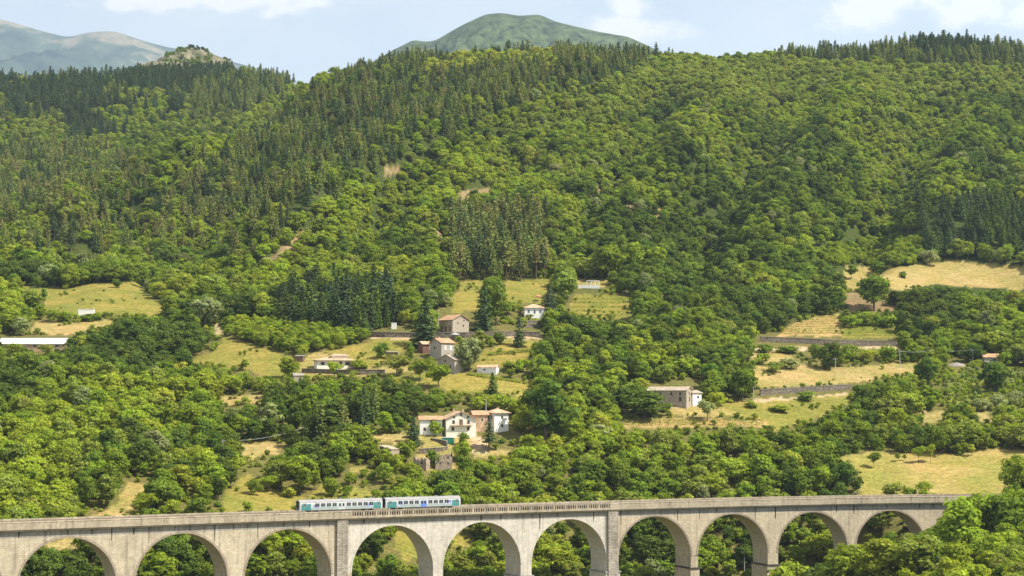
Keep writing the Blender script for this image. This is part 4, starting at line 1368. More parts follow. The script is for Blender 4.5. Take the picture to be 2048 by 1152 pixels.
def add_kind(key, crown, trunk, leaf, bark):
    v, f, s = crown
    me = mesh_np(key + '_crown', v, f, M[leaf]); add_shade(me, s)
    tm = trunk.mesh(key + '_trunk', M[bark])
    # the same tree as one mesh, for woods that read as one mass
    tv = np.array(trunk.v)
    q = [x for x in trunk.f if len(x) == 4]
    both_v = np.concatenate([v, tv]); both_f = np.concatenate([f, np.array(q, np.int32) + len(v)])
    mi = np.concatenate([np.zeros(len(f), int), np.ones(len(q), int)])
    wm = mesh_np(key + '_whole', both_v, both_f, [M[leaf], M[bark]], midx=mi)
    add_shade(wm, np.concatenate([s, np.full(len(q), .5)]))
    KINDS[key] = dict(crown=me, trunk=tm, whole=wm, H=float(v[:, 2].max()), R=float(np.percentile(np.hypot(v[:, 0], v[:, 1]), 96)))


for i, (H, R, base, nl, per, fl) in enumerate([(12, 5.2, 2.0, 34, 62, 1.0), (13, 4.6, 2.2, 34, 62, 1.1), (11, 5.6, 1.6, 38, 58, .9), (14, 4.9, 2.4, 38, 58, 1.1), (10, 4.8, 1.2, 32, 64, 1.0), (12.5, 5.4, 1.8, 40, 54, .9)]):
    add_kind('broadleaf_%s' % 'abcdef'[i], broad_crown(100 + i, H, R, base, nl, per, .82, fl, lump=.30 + .03 * (i % 3)), trunk_mb(i, H, .3, 6, base + 1, R), 'leaf', 'bark')
for i, (H, R, base, lv, sz, pw) in enumerate([(18, 3.3, 1.4, 22, .85, .8), (20, 3.0, 2.2, 24, .8, .75), (16, 3.5, 1.2, 20, .9, .85)]):
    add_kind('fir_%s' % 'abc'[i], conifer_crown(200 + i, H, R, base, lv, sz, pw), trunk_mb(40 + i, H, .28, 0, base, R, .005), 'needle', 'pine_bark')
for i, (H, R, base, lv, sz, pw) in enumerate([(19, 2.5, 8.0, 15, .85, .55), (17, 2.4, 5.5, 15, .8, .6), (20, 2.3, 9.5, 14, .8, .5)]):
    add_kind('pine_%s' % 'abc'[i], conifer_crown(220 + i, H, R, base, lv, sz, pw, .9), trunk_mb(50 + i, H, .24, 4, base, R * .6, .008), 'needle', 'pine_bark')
add_kind('cypress_a', conifer_crown(240, 12, 1.1, .4, 26, .6, .55), trunk_mb(60, 12, .2, 0, .5, 1, .003), 'needle', 'bark')
for i, (H, R) in enumerate([(3.2, 2.3), (2.4, 2.0), (4.2, 2.6)]):
    add_kind('shrub_%s' % 'abc'[i], broad_crown(300 + i, H, R, .1, 14, 60, .5, .9, lump=.42), trunk_mb(70 + i, H, .08, 5, .3, R * .8), 'leaf', 'bark')
for i, (H, R, b) in enumerate([(6, 2.7, 1.9), (5, 2.0, 1.5)]):
    add_kind('orchard_%s' % 'ab'[i], broad_crown(320 + i, H, R, b, 18, 60, .5, .85, lump=.38), trunk_mb(80 + i, H, .13, 6, b, R), 'leaf', 'bark')

TINT = {
    'mid': (0.225, 0.292, 0.030), 'bright': (0.284, 0.350, 0.036), 'deep': (0.170, 0.236, 0.030), 'dark': (0.114, 0.164, 0.029),
    'olive': (0.252, 0.298, 0.052), 'grey': (0.292, 0.325, 0.130), 'yellow': (0.334, 0.372, 0.048),
    'fir': (0.085, 0.124, 0.046), 'bluefir': (0.078, 0.120, 0.058), 'pine': (0.193, 0.228, 0.062), 'brownpine': (0.225, 0.225, 0.075)}
WORD = {'mid': 'mid-green', 'bright': 'bright green', 'deep': 'deep green', 'dark': 'dark green', 'olive': 'olive green', 'grey': 'silvery grey-green', 'yellow': 'yellowish green',
        'fir': 'dark green', 'bluefir': 'bluish dark', 'pine': 'dull olive', 'brownpine': 'brownish'}

# ------------------------------------------------------------------ trees that stand out, each given by where it stands
LAND = [  # bearing x, foot y, height and width in photo pixels, kind, tint, label
    (1747, 935, 32, 26, 'orchard_a', 'deep', 'small round tree alone in the tan field behind the viaduct'),
    (1797, 923, 17, 12, 'orchard_b', 'mid', 'sapling between the round tree and the twin pale trees in the tan field'),
    (1810, 922, 13, 8, 'orchard_b', 'mid', 'slimmest sapling beside the twin pale trees in the tan field'),
    (1837, 925, 34, 24, 'orchard_a', 'bright', 'open pale tree, the one of the field twins standing nearer the saplings'),
    (1861, 924, 36, 24, 'orchard_a', 'bright', 'open pale tree, the one of the field twins standing away from the saplings'),
    (1943, 912, 24, 18, 'orchard_b', 'yellow', 'yellowish little tree near the shaded edge of the tan field'),
    (1920, 911, 10, 10, 'shrub_b', 'deep', 'low bush beyond the yellowish little tree of the tan field'),
    (1690, 984, 64, 58, 'broadleaf_e', 'dark', 'dark dense oak at the corner of the tan field'),
    (1713, 985, 34, 26, 'broadleaf_e', 'dark', 'small dark tree pressed against the dense oak of the field corner'),
    (2032, 992, 84, 56, 'broadleaf_b', 'mid', 'leaning leafy tree at the far corner of the tan field'),
    (1642, 992, 62, 56, 'broadleaf_a', 'bright', 'bright tree beside the dark oak of the field corner'),
    (793, 754, 46, 50, 'orchard_a', 'olive', 'spreading walnut tree nearest the open brown shed'),
    (840, 764, 48, 46, 'orchard_a', 'mid', 'middle walnut tree of the three below the hamlet'),
    (878, 780, 54, 52, 'orchard_a', 'mid', 'walnut tree with a bare slender trunk on the dry slope'),
    (762, 716, 34, 28, 'broadleaf_e', 'deep', 'round bushy tree beside the open brown shed'),
    (575, 756, 44, 38, 'broadleaf_e', 'mid', 'round tree beside the garden shed and the yellow meadow'),
    (669, 756, 34, 36, 'orchard_a', 'bright', 'bright tree in front of the bungalow terrace'),
    (491, 742, 24, 15, 'orchard_b', 'mid', 'lone small tree on the yellow meadow before the bungalow'),
    (850, 694, 98, 66, 'fir_c', 'fir', 'huge dark fir towering over the brown-red annexe'),
    (968, 662, 92, 46, 'fir_a', 'fir', 'tall dark fir beside the stone farmhouse'),
    (992, 652, 92, 60, 'broadleaf_b', 'deep', 'tall bushy tree between the stone farmhouse and the white cottage'),
    (1038, 694, 62, 30, 'fir_a', 'fir', 'cone-shaped fir in front of the retaining wall under the white cottage'),
    (1098, 632, 66, 38, 'fir_c', 'bluefir', 'dark fir pressed against the side of the white cottage'),
    (1128, 602, 66, 54, 'broadleaf_e', 'olive', 'round yellowish tree between the white cottage and the greenhouse'),
    (938, 742, 70, 58, 'broadleaf_e', 'grey', 'silvery tree in front of the plain grey house'),
    (1000, 690, 28, 26, 'broadleaf_e', 'deep', 'small round tree beyond the silvery one, below the stone wall'),
    (985, 792, 48, 32, 'fir_c', 'dark', 'dark tree at the top of the dry slope behind the square white house'),
    (642, 886, 80, 26, 'cypress_a', 'pine', 'slender pale-barked spruce standing alone above the clearing'),
    (686, 872, 72, 40, 'fir_c', 'brownpine', 'brown-tinged spruce beside the slender pale-barked one'),
    (748, 845, 95, 28, 'fir_b', 'pine', 'tallest slim conifer in the row behind the side house'),
    (727, 850, 80, 30, 'fir_a', 'fir', 'slim conifer shaded by the tallest one behind the side house'),
    (826, 890, 60, 36, 'fir_c', 'bluefir', 'bluish fir in front of the low white side house'),
    (978, 902, 58, 40, 'pine_b', 'fir', 'dark pine between the gravel drive and the square white house'),
    (1090, 890, 132, 96, 'broadleaf_b', 'dark', 'very tall dark tree beside the square white house'),
    (1288, 838, 62, 92, 'broadleaf_c', 'dark', 'broad dark tree in front of the long farmhouse'),
    (1485, 804, 72, 58, 'broadleaf_a', 'deep', 'dense round tree beside the lower stone wall'),
    (1432, 814, 30, 42, 'shrub_c', 'bright', 'bright green bush at the foot of the dense round tree'),
    (1372, 752, 38, 56, 'broadleaf_e', 'bright', 'bright bushy tree on the slope above the long farmhouse'),
    (1660, 740, 60, 50, 'broadleaf_e', 'dark', 'dark bushy oak on the tan terrace beside a utility pole'),
    (1632, 722, 36, 32, 'shrub_c', 'deep', 'bush beside the dark oak of the tan terrace'),
    (1748, 622, 78, 72, 'broadleaf_a', 'deep', 'large oak with a visible trunk on the bare slope above the vineyard'),
    (1757, 552, 32, 38, 'broadleaf_e', 'deep', 'round tree on the high dry meadow, above the large oak'),
    (1702, 560, 30, 24, 'orchard_b', 'deep', 'small dark tree on the high dry meadow beside the wood'),
    (1806, 556, 14, 18, 'shrub_b', 'deep', 'low bush on the high dry meadow below the pale-leaved shrub'),
    (1858, 530, 30, 44, 'shrub_c', 'grey', 'pale-leaved shrub at the upper edge of the high meadow'),
    (1216, 560, 76, 66, 'broadleaf_a', 'mid', 'big round tree behind the greenhouse'),
    (1266, 548, 66, 44, 'broadleaf_d', 'bright', 'bright oval tree beside the big round one behind the greenhouse'),
    (1312, 544, 54, 40, 'broadleaf_a', 'bright', 'bright dome-shaped tree farthest along from the greenhouse'),
    (1990, 784, 64, 62, 'broadleaf_e', 'dark', 'dark oak alone in the green crop below the roadside hut'),
    (1856, 770, 58, 50, 'broadleaf_e', 'dark', 'dark tree at the edge of the green crop'),
    (2012, 732, 28, 36, 'shrub_c', 'mid', 'round bush beside the orange-roofed hut'),
    (1955, 735, 16, 26, 'shrub_b', 'bright', 'bush in front of the orange-roofed hut'),
    (1962, 822, 26, 42, 'shrub_c', 'grey', 'silvery bush beside the small tan clearing with the bale'),
    (1995, 818, 30, 36, 'shrub_c', 'grey', 'silvery bush beyond the first, away from the straw bale'),
    (2030, 812, 30, 40, 'shrub_c', 'grey', 'silvery bush last in the row below the green crop'),
    (410, 655, 66, 56, 'broadleaf_a', 'grey', 'rounded grey-green tree at the end of the sloping meadow'),
    (66, 622, 46, 46, 'broadleaf_e', 'olive', 'brownish round tree at the start of the sloping meadow'),
    (88, 612, 36, 18, 'orchard_b', 'deep', 'narrow tree against the brownish round one in the sloping meadow'),
    (105, 644, 26, 34, 'shrub_c', 'mid', 'hedge bush below the brownish round tree'),
    (130, 644, 22, 34, 'shrub_c', 'mid', 'hedge bush between the brownish tree and the white hut'),
    (178, 642, 16, 40, 'shrub_b', 'deep', 'low hedge bush in front of the small white hut'),
    (234, 576, 20, 20, 'broadleaf_e', 'deep', 'little tree on the upper rim of the sloping meadow'),
    (460, 862, 46, 12, 'cypress_a', 'dark', 'dark pencil-thin cypress in the wood above the clearing'),
    (495, 1026, 26, 20, 'shrub_a', 'mid', 'lone bush on the dry grass before the railcars'),
    (540, 1024, 12, 16, 'shrub_b', 'olive', 'low tuft-like bush closest to the dark railcar front'),
    (398, 1030, 36, 64, 'shrub_c', 'deep', 'broad dark bush above the parapet'),
    (345, 1030, 32, 40, 'shrub_c', 'bright', 'bright bush next to the broad dark one above the parapet'),
    (293, 1032, 48, 46, 'orchard_a', 'mid', 'young tree beside the dusty track above the parapet'),
    (508, 990, 32, 32, 'shrub_c', 'deep', 'dark bush with a strong shadow on the grass behind the railcars'),
    (535, 984, 34, 40, 'orchard_a', 'bright', 'bright little tree behind the strong-shadowed bush'),
    (580, 994, 22, 30, 'shrub_b', 'yellow', 'yellowish bush just before the first railcar'),
    (664, 994, 42, 36, 'broadleaf_e', 'mid', 'bushy tree peeping over the grey-doored railcar'),
    (692, 997, 26, 24, 'shrub_c', 'deep', 'bush beside the bushy tree over the grey-doored railcar'),
    (752, 1000, 20, 26, 'shrub_c', 'bright', 'bush showing over the gap between the railcars'),
    (600, 990, 84, 66, 'broadleaf_a', 'mid', 'large tree on the grassy bank behind the grey-doored railcar'),
    (1782, 996, 34, 34, 'shrub_a', 'olive', 'straggly bush at the foot of the tan field'),
    (1818, 998, 24, 30, 'shrub_b', 'mid', 'bush between the straggly and the bright one at the field foot'),
    (1848, 998, 36, 36, 'shrub_c', 'bright', 'bright bush at the foot of the tan field'),
    (752, 1122, 62, 56, 'broadleaf_e', 'dark', 'dark round tree framed by the arch beside the rough pilaster'),
    (1015, 630, 30, 50, 'orchard_a', 'olive', 'low olive-green tree in the garden of the white cottage'),
    (920, 660, 22, 26, 'orchard_b', 'bright', 'little bright tree in front of the stone farmhouse gable'),
    (820, 716, 32, 16, 'cypress_a', 'mid', 'small narrow conifer beside the grey-gabled house'),
    (1392, 800, 18, 16, 'shrub_b', 'grey', 'greyish bush by the white-fronted annexe'),
    (1922, 1116, 122, 96, 'broadleaf_f', 'mid', 'big leafy tree that first hides the viaduct end'),
    (1958, 1085, 104, 96, 'broadleaf_a', 'mid', 'rounded tree beyond the big leafy one, over the viaduct end'),
    (2010, 1075, 92, 92, 'broadleaf_c', 'deep', 'broad dark tree in the clump hiding the viaduct end'),
    (2056, 1060, 92, 90, 'broadleaf_e', 'mid', 'last tree of the clump over the viaduct end'),
    (1835, 1165, 98, 92, 'broadleaf_b', 'olive', 'olive tree in front of the last visible arch'),
    (1770, 1180, 104, 96, 'broadleaf_d', 'bright', 'bright tall-domed tree before the last visible pier'),
    (1690, 1200, 112, 110, 'broadleaf_f', 'mid', 'spreading tree before the pier of the second last arch'),
    (1585, 1215, 96, 100, 'broadleaf_a', 'bright', 'bright round tree at the foot of the arches'),
    (1530, 706, 18, 46, 'shrub_c', 'deep', 'dark hedge bush under the near end of the vineyard wall'),
    (1575, 706, 16, 44, 'shrub_a', 'deep', 'second dark hedge bush under the vineyard wall'),
    (1700, 722, 34, 40, 'shrub_c', 'mid', 'bush between the dark oak and the slope of yellow scrub'),
    (1735, 724, 26, 44, 'shrub_c', 'yellow', 'yellowish bush on the bank below the vineyard wall'),
    (1775, 722, 32, 40, 'shrub_a', 'mid', 'green bush on the bank at the end of the vineyard wall'),
    (1550, 745, 22, 46, 'shrub_c', 'olive', 'olive bush at the near edge of the tan terrace'),
    (1580, 738, 24, 40, 'shrub_a', 'grey', 'greyish bush on the tan terrace'),
    (1525, 730, 24, 36, 'shrub_c', 'bright', 'bright bush where the tan terrace meets the wood'),
    (1612, 802, 22, 34, 'shrub_a', 'deep', 'dark bush on the grass below the lower stone wall'),
    (1555, 822, 14, 50, 'shrub_b', 'bright', 'spreading bright bush on the grass slope'),
    (1505, 816, 16, 28, 'shrub_b', 'olive', 'low olive bush on the grass slope by the pale pole'),
    (1415, 842, 42, 38, 'orchard_a', 'grey', 'silvery tree at the end of the vine rows'),
    (1700, 655, 26, 46, 'shrub_c', 'mid', 'bush at the top corner of the green crop rows'),
    (1735, 652, 30, 46, 'shrub_c', 'bright', 'bright bush in the shade of the large oak'),
    (1772, 655, 28, 40, 'shrub_a', 'mid', 'bush at the outer end of the green crop rows'),
    (900, 664, 22, 30, 'shrub_c', 'bright', 'bright bush against the stone farmhouse gable'),
    (862, 742, 30, 24, 'shrub_c', 'mid', 'bush between the middle walnut and the grey house'),
    (1020, 742, 22, 34, 'shrub_a', 'mid', 'bush beside the low white outhouse'),
    (1045, 745, 28, 34, 'shrub_c', 'bright', 'bright bush at the end of the hamlet meadow'),
    (720, 738, 20, 40, 'shrub_b', 'mid', 'low bush at the end of the bungalow terrace'),
    (960, 690, 30, 28, 'orchard_b', 'olive', 'thin olive tree below the farmhouse road'),
    (870, 872, 30, 30, 'shrub_c', 'bright', 'bright bush in front of the low white side house'),
    (925, 892, 28, 24, 'shrub_c', 'mid', 'bush beside the green container'),
    (925, 925, 44, 40, 'broadleaf_e', 'bright', 'bright little tree beside the roofless ruin'),
    (862, 934, 36, 30, 'broadleaf_e', 'deep', 'round little tree between the two ruins'),
    (768, 938, 44, 34, 'broadleaf_e', 'mid', 'bushy tree at the foot of the tall narrow barn'),
    (795, 944, 36, 34, 'shrub_c', 'bright', 'bright bush below the tall narrow barn'),
    (810, 925, 46, 44, 'broadleaf_e', 'mid', 'bushy tree between the tall barn and the low ruin'),
    (30, 712, 26, 36, 'shrub_c', 'mid', 'bush against the front of the long white-roofed shed'),
    (92, 712, 24, 34, 'shrub_c', 'olive', 'olive bush before the far end of the long white-roofed shed'),
]

# ------------------------------------------------------------------ where the woods grow
CONI = [  # outline, share of conifers, kinds, tints
    ([(-400, 120), (470, 110), (470, 170), (330, 235), (250, 240), (-400, 260)], .28, 'fir', ['fir', 'bluefir', 'pine']),
    ([(225, 112), (465, 112), (465, 158), (360, 178), (230, 172)], 1.1, 'fir', ['bluefir', 'fir']),
    ([(-400, 120), (60, 135), (20, 175), (-400, 180)], .9, 'fir', ['bluefir', 'fir']),
    ([(100, 115), (180, 110), (185, 142), (105, 145)], .9, 'fir', ['bluefir', 'fir']),
    ([(20, 165), (130, 155), (150, 215), (30, 225)], .75, 'fir', ['fir', 'bluefir']),
    ([(140, 150), (205, 150), (205, 195), (140, 195)], .95, 'fir', ['bluefir', 'fir']),
    ([(120, 205), (265, 200), (270, 262), (140, 268)], .95, 'fir', ['fir', 'bluefir']),
    ([(262, 195), (370, 192), (360, 238), (270, 245)], .8, 'fir', ['fir', 'bluefir']),
    ([(390, 165), (600, 128), (600, 158), (480, 225), (380, 240)], .75, 'pine', ['pine', 'fir', 'pine']),
    ([(-400, 285), (180, 275), (320, 320), (430, 410), (415, 505), (180, 500), (-400, 480)], .5, 'pine', ['pine', 'pine', 'brownpine', 'fir']),
    ([(330, 330), (560, 200), (740, 125), (860, 66), (1090, 66), (1110, 92), (1290, 105), (1300, 132), (1080, 185), (960, 240), (790, 312), (640, 392), (545, 455), (420, 455), (320, 420)], .72, 'pine', ['pine', 'pine', 'fir', 'pine', 'brownpine', 'fir']),
    ([(1290, 70), (1490, 78), (1490, 105), (1290, 110)], .6, 'pine', ['pine', 'fir']),
    ([(1500, 76), (1900, 48), (2450, 76), (2450, 132), (1880, 126), (1700, 116), (1560, 110)], .95, 'pine', ['pine', 'fir', 'pine']),
    ([(1830, 46), (1960, 46), (1990, 106), (1830, 106)], .97, 'fir', ['fir', 'bluefir']),
    ([(900, 425), (1095, 415), (1095, 540), (905, 540)], 1.6, 'stand', ['pine', 'pine', 'brownpine', 'fir']),
    ([(1830, 385), (2450, 385), (2450, 490), (1850, 490)], 1.0, 'fir', ['fir', 'fir', 'dark']),
    ([(555, 555), (790, 555), (790, 640), (700, 640), (560, 620)], .8, 'fir', ['fir', 'bluefir', 'dark']),
    ([(270, 410), (560, 430), (520, 510), (260, 510)], .3, 'pine', ['pine', 'brownpine']),
    ([(690, 770), (780, 770), (780, 850), (640, 860)], .3, 'fir', ['fir', 'pine']),
]
LIGHT = [  # outlines of lighter, yellower wood
    ([(300, 370), (360, 305), (480, 245), (600, 150), (660, 125), (700, 130), (600, 200), (480, 280), (400, 330), (330, 380)], 'bright'),
    ([(840, 125), (900, 105), (1110, 98), (1110, 130), (950, 130), (850, 145)], 'yellow'),
    ([(1100, 185), (1290, 130), (1560, 110), (1700, 130), (1560, 200), (1350, 200), (1150, 240)], 'olive'),
    ([(540, 480), (700, 380), (850, 310), (1000, 250), (1000, 320), (850, 430), (760, 470), (600, 560), (540, 540)], 'bright'),
    ([(1700, 120), (2050, 130), (2050, 190), (1750, 175)], 'olive'),
    ([(180, 215), (330, 180), (360, 240), (240, 260)], 'bright'),
]
DARKW = [[(1160, 420), (1700, 380), (1880, 330), (1880, 500), (1600, 560), (1180, 540)], [(1060, 660), (1500, 620), (1500, 790), (1060, 790)], [(1540, 830), (1960, 800), (1960, 900), (1540, 910)],
         [(150, 880), (480, 800), (480, 980), (150, 1000)], [(1390, 1050), (1530, 1040), (1530, 1152), (1390, 1152)]]
LOWPLOT = [[(1630, 500), (1740, 472), (1850, 476), (1885, 528), (1700, 530), (1650, 524)], [(448, 640), (740, 634), (745, 685), (640, 705), (470, 672)]]
FRONT_OK = [(1520, 1152), (1535, 1130), (1600, 1118), (1640, 1090), (1720, 1092), (1770, 1045), (1820, 1060), (1868, 1050), (1880, 1005), (1950, 985), (2060, 985), (2500, 960), (2500, 1300), (1500, 1300)]
FRONTMAP = inside(FRONT_OK, gpx, np.minimum(gpy, 1290))
FI = np.zeros((GH + 1, GW + 1)); FI[1:, 1:] = (~FRONTMAP).cumsum(0).cumsum(1)

TREES = []      # x, y, z, height scale, width scale, rot, kind, tint rgb, tint word, named label or None


def jit(t, rng, a=.11):
    c = np.array(TINT[t]); k = 1 + rng.normal(0, a)
    return tuple(np.clip(c * k * (1 + rng.normal(0, .035, 3)), .01, .4))


rng = np.random.default_rng(3)
for (px, py, hp, wp, kind, tint, label) in LAND:
    ymin = 380
    p = hit(px, py, ymin)
    if py > 1000 and 600 < px < 1500: p = hit(px, py, float(np.polyval(vc, (px - CX) / F * 5.4)) + 22)
    k = KINDS[kind]; m = p[1] / F
    TREES.append([p[0], p[1], p[2], hp * m / k['H'], wp * m / 2 / k['R'], rng.uniform(0, 6.28), kind, jit(tint, rng, .05), tint, label])


def grow(y0, y1, spacing, pull=1.0):
    """Jittered grid of trees over the ground between two distances."""
    out = []
    us = 0.44 if y1 < 950 else 0.36
    ny = int((y1 - y0) / spacing)
    for iy in range(ny):
        y = y0 + (iy + .5) * spacing
        nx = int(2 * us * y / spacing)
        xs = (np.arange(nx) + .5) * spacing - us * y
        out.append(np.stack([xs + rng.uniform(-.48, .48, nx) * spacing, y + rng.uniform(-.48, .48, nx) * spacing], 1))
    return np.concatenate(out)


def plant(P, hill):
    X, Y = P[:, 0], P[:, 1]; Z = tz(X, Y)
    px, py = to_px(X, Y, Z)
    sp = F / Y
    vyc = np.polyval(vc, np.clip(X, -200, 210) / 100)
    near = fbm(X / 70, Y / 70, 21, 3); n2 = fbm(X / 38, Y / 38, 41, 3); dens = fbm(X / 45, Y / 45, 61, 2)
    boxes = {}
    for i in range(len(P)):
        x, y, z = X[i], Y[i], Z[i]; a, b = px[i], py[i]
        if abs(y - vyc[i] - 6) < 13 and x < 165: continue
        if b > 1330: continue
        coni = False; kinds = None; tints = None; bc = b - 8 * sp[i]
        if y > 700:
            for poly, share, kk, tt in CONI:
                if inside(poly, np.array(a), np.array(bc)):
                    coni = rng.random() < share * (0.6 + .9 * n2[i]); kinds, tints = kk, tt
        lite = None
        if y > 700:
            for poly, lt in LIGHT:
                if inside(poly, np.array(a), np.array(bc)): lite = lt
        if lite and rng.random() < .85: coni = False
        bare = False
        for poly in BARE:
            if inside(poly, np.array(a), np.array(b)): bare = True
        if bare and rng.random() < .8 and y > 900: continue
        if coni:
            kind = ('pine' if kinds == 'stand' or (kinds == 'pine' and rng.random() < .5) else 'fir') + '_' + 'abc'[rng.integers(3)]
            tint = tints[rng.integers(len(tints))]
            h = rng.uniform(.45, 1.0) if y < 1900 else rng.uniform(.8, 1.1)
            if inside([(900, 440), (1095, 430), (1095, 565), (905, 565)], np.array(a), np.array(b)): h = rng.uniform(.9, 1.12)
            w = h * rng.uniform(1.1, 1.65) * (1.25 if kinds == 'fir' else 1.0)
        else:
            kind = 'broadleaf_' + 'abcdef'[rng.integers(6)]
            q = (near[i] - .5) * 1.1 + (n2[i] - .5) * .7 + .5 + rng.normal(0, .06)
            tint = 'dark' if q < .36 else 'deep' if q < .45 else 'mid' if q < .56 else 'olive' if q < .62 else 'bright'
            if rng.random() < .035: tint = 'grey' if rng.random() < .5 else 'yellow'
            if lite and rng.random() < .85: tint = lite
            for poly in DARKW:
                if inside(poly, np.array(a), np.array(bc)) and rng.random() < .5: tint = 'deep' if rng.random() < .5 else 'dark'
            h = rng.uniform(.5, 1.12) * (.82 if y < 900 else .94 if y < 1150 else .84)
            if tint == 'bright' and y > 900: h *= .85
            if y > 1780 and tint in ('dark', 'deep') and rng.random() < .7: tint = 'olive'
            for poly in LOWPLOT:
                if inside(poly, np.array(a), np.array(b - 3 * sp[i])): h = rng.uniform(.38, .5); tint = 'mid' if rng.random() < .6 else 'bright'
            w = h * rng.uniform(1.0, 1.5)
        k = KINDS[kind]
        Hm, Rm = k['H'] * h, k['R'] * w
        ok = False
        for shrink in (1.0, .72, .5):
            if shrink < 1 and coni: break
            hh, rr = Hm * shrink * sp[i], Rm * shrink * sp[i]
            if y > vyc[i] or x > 190:
                bad = frac(CI, np.array(a - rr * .8), np.array(b - hh * .97), np.array(a + rr * .8), np.array(b))
                ok = bad < (.055 if y > vyc[i] + 40 else .14)
                if y < vyc[i] + 60 and y > vyc[i]: ok = True if (b > 1045 and frac(CI, np.array(a - rr * .8), np.array(max(b - hh, 1062)), np.array(a + rr * .8), np.array(b + 1)) < .1) else ok
            else:
                bad = frac(FI, np.array(a - rr * .85), np.array(b - hh), np.array(a + rr * .85), np.array(b - hh * .3))
                ok = bad < .06
            if ok: h *= shrink; w *= shrink; break
        if not ok: continue
        TREES.append([x, y, z, h, w, rng.uniform(0, 6.28), kind, jit(tint, rng), tint, None])


_CI = CI
_pl = CLEAR | inside(LOWPLOT[0], gpx, gpy) | inside(LOWPLOT[1], gpx, gpy)
CI = np.zeros((GH + 1, GW + 1)); CI[1:, 1:] = _pl.cumsum(0).cumsum(1)
plant(grow(400, 900, 6.0), False)
plant(grow(900, 1150, 6.8), True)
plant(grow(1150, 1780, 6.2), True)
plant(grow(1780, 2300, 9.0), True)
CI = _CI
Q = grow(760, 1300, 3.6); qx, qy = to_px(Q[:, 0], Q[:, 1], tz(Q[:, 0], Q[:, 1]) + 3)
plant(Q[inside(LOWPLOT[0], qx, qy) | inside(LOWPLOT[1], qx, qy)], False)

# drop what stands on top of a landmark tree
LX = np.array([[t[0], t[1]] for t in TREES if t[9]]); LR = np.array([KINDS[t[6]]['R'] * t[4] for t in TREES if t[9]])
keep = []
for t in TREES:
    if t[9] is None:
        d = np.hypot(LX[:, 0] - t[0], LX[:, 1] - t[1])
        if (d < LR * .9 + 1.2).any(): continue
        # leave a landmark's face free of trees that stand before it
    keep.append(t)
TREES = keep
lp = [(to_px(t[0], t[1], t[2]), t[1], KINDS[t[6]]['H'] * t[3] * F / t[1], KINDS[t[6]]['R'] * t[4] * F / t[1]) for t in TREES if t[9]]
keep = []
for t in TREES:
    if t[9] is None and t[1] < 900:
        a, b = to_px(t[0], t[1], t[2]); hh = KINDS[t[6]]['H'] * t[3] * F / t[1]; rr = KINDS[t[6]]['R'] * t[4] * F / t[1]
        hid = False
        for ((la, lb), ly, lh, lr) in lp:
            if t[1] < ly - 1 and abs(a - la) < (rr + lr) * .6 and b - hh * .9 < lb - lh * .25 and b > lb - lh: hid = True; break
        if hid: continue
    keep.append(t)
TREES = keep
# ------------------------------------------------------------------ which trees show largest
BW, BH = 1024, 576
buf = np.full((BH, BW), -1, np.int32)
order = sorted(range(len(TREES)), key=lambda i: -TREES[i][1])
yy_, xx_ = np.mgrid[0:BH, 0:BW]
# ground that hides what lies beyond it, drawn with the trees from far to near
for i in order:
    t = TREES[i]; k = KINDS[t[6]]
    a, b = to_px(t[0], t[1], t[2]); s = F / t[1] * .5
    hh = k['H'] * t[3] * s; rr = max(.6, k['R'] * t[4] * s)
    cx0, cy0 = a * .5, b * .5 - hh * .52
    x0, x1 = int(max(0, cx0 - rr)), int(min(BW, cx0 + rr + 1)); y0, y1 = int(max(0, cy0 - hh * .48)), int(min(BH, cy0 + hh * .48 + 1))
    if x0 >= x1 or y0 >= y1: continue
    sub = ((xx_[y0:y1, x0:x1] - cx0) / rr) ** 2 + ((yy_[y0:y1, x0:x1] - cy0) / (hh * .48)) ** 2 < 1
    buf[y0:y1, x0:x1][sub] = i
vis = np.bincount(buf[buf >= 0], minlength=len(TREES))
vyT = np.polyval(vc, np.clip(np.array([t[0] for t in TREES]), -200, 210) / 100)
for i, t in enumerate(TREES):
    if t[1] > vyT[i]:                                        # behind the viaduct's walls only a little shows
        a, b = to_px(t[0], t[1], t[2])
        if b - KINDS[t[6]]['H'] * t[3] * F / t[1] > 1040: vis[i] = vis[i] * .45
CON = ('fir', 'pine', 'cypress')
is_con = np.array([t[6].split('_')[0] in CON for t in TREES])
is_bush = np.array([t[6].split('_')[0] == 'shrub' for t in TREES])
named = np.array([t[9] is not None for t in TREES])
ind = set(np.nonzero(named)[0].tolist())
for mask, most in ((~is_con & ~is_bush, 285), (is_con, 220)):
    c = [i for i in np.argsort(-vis) if mask[i] and not named[i] and vis[i] > 2]
    ind |= set(c[:most - int((mask & named).sum())])

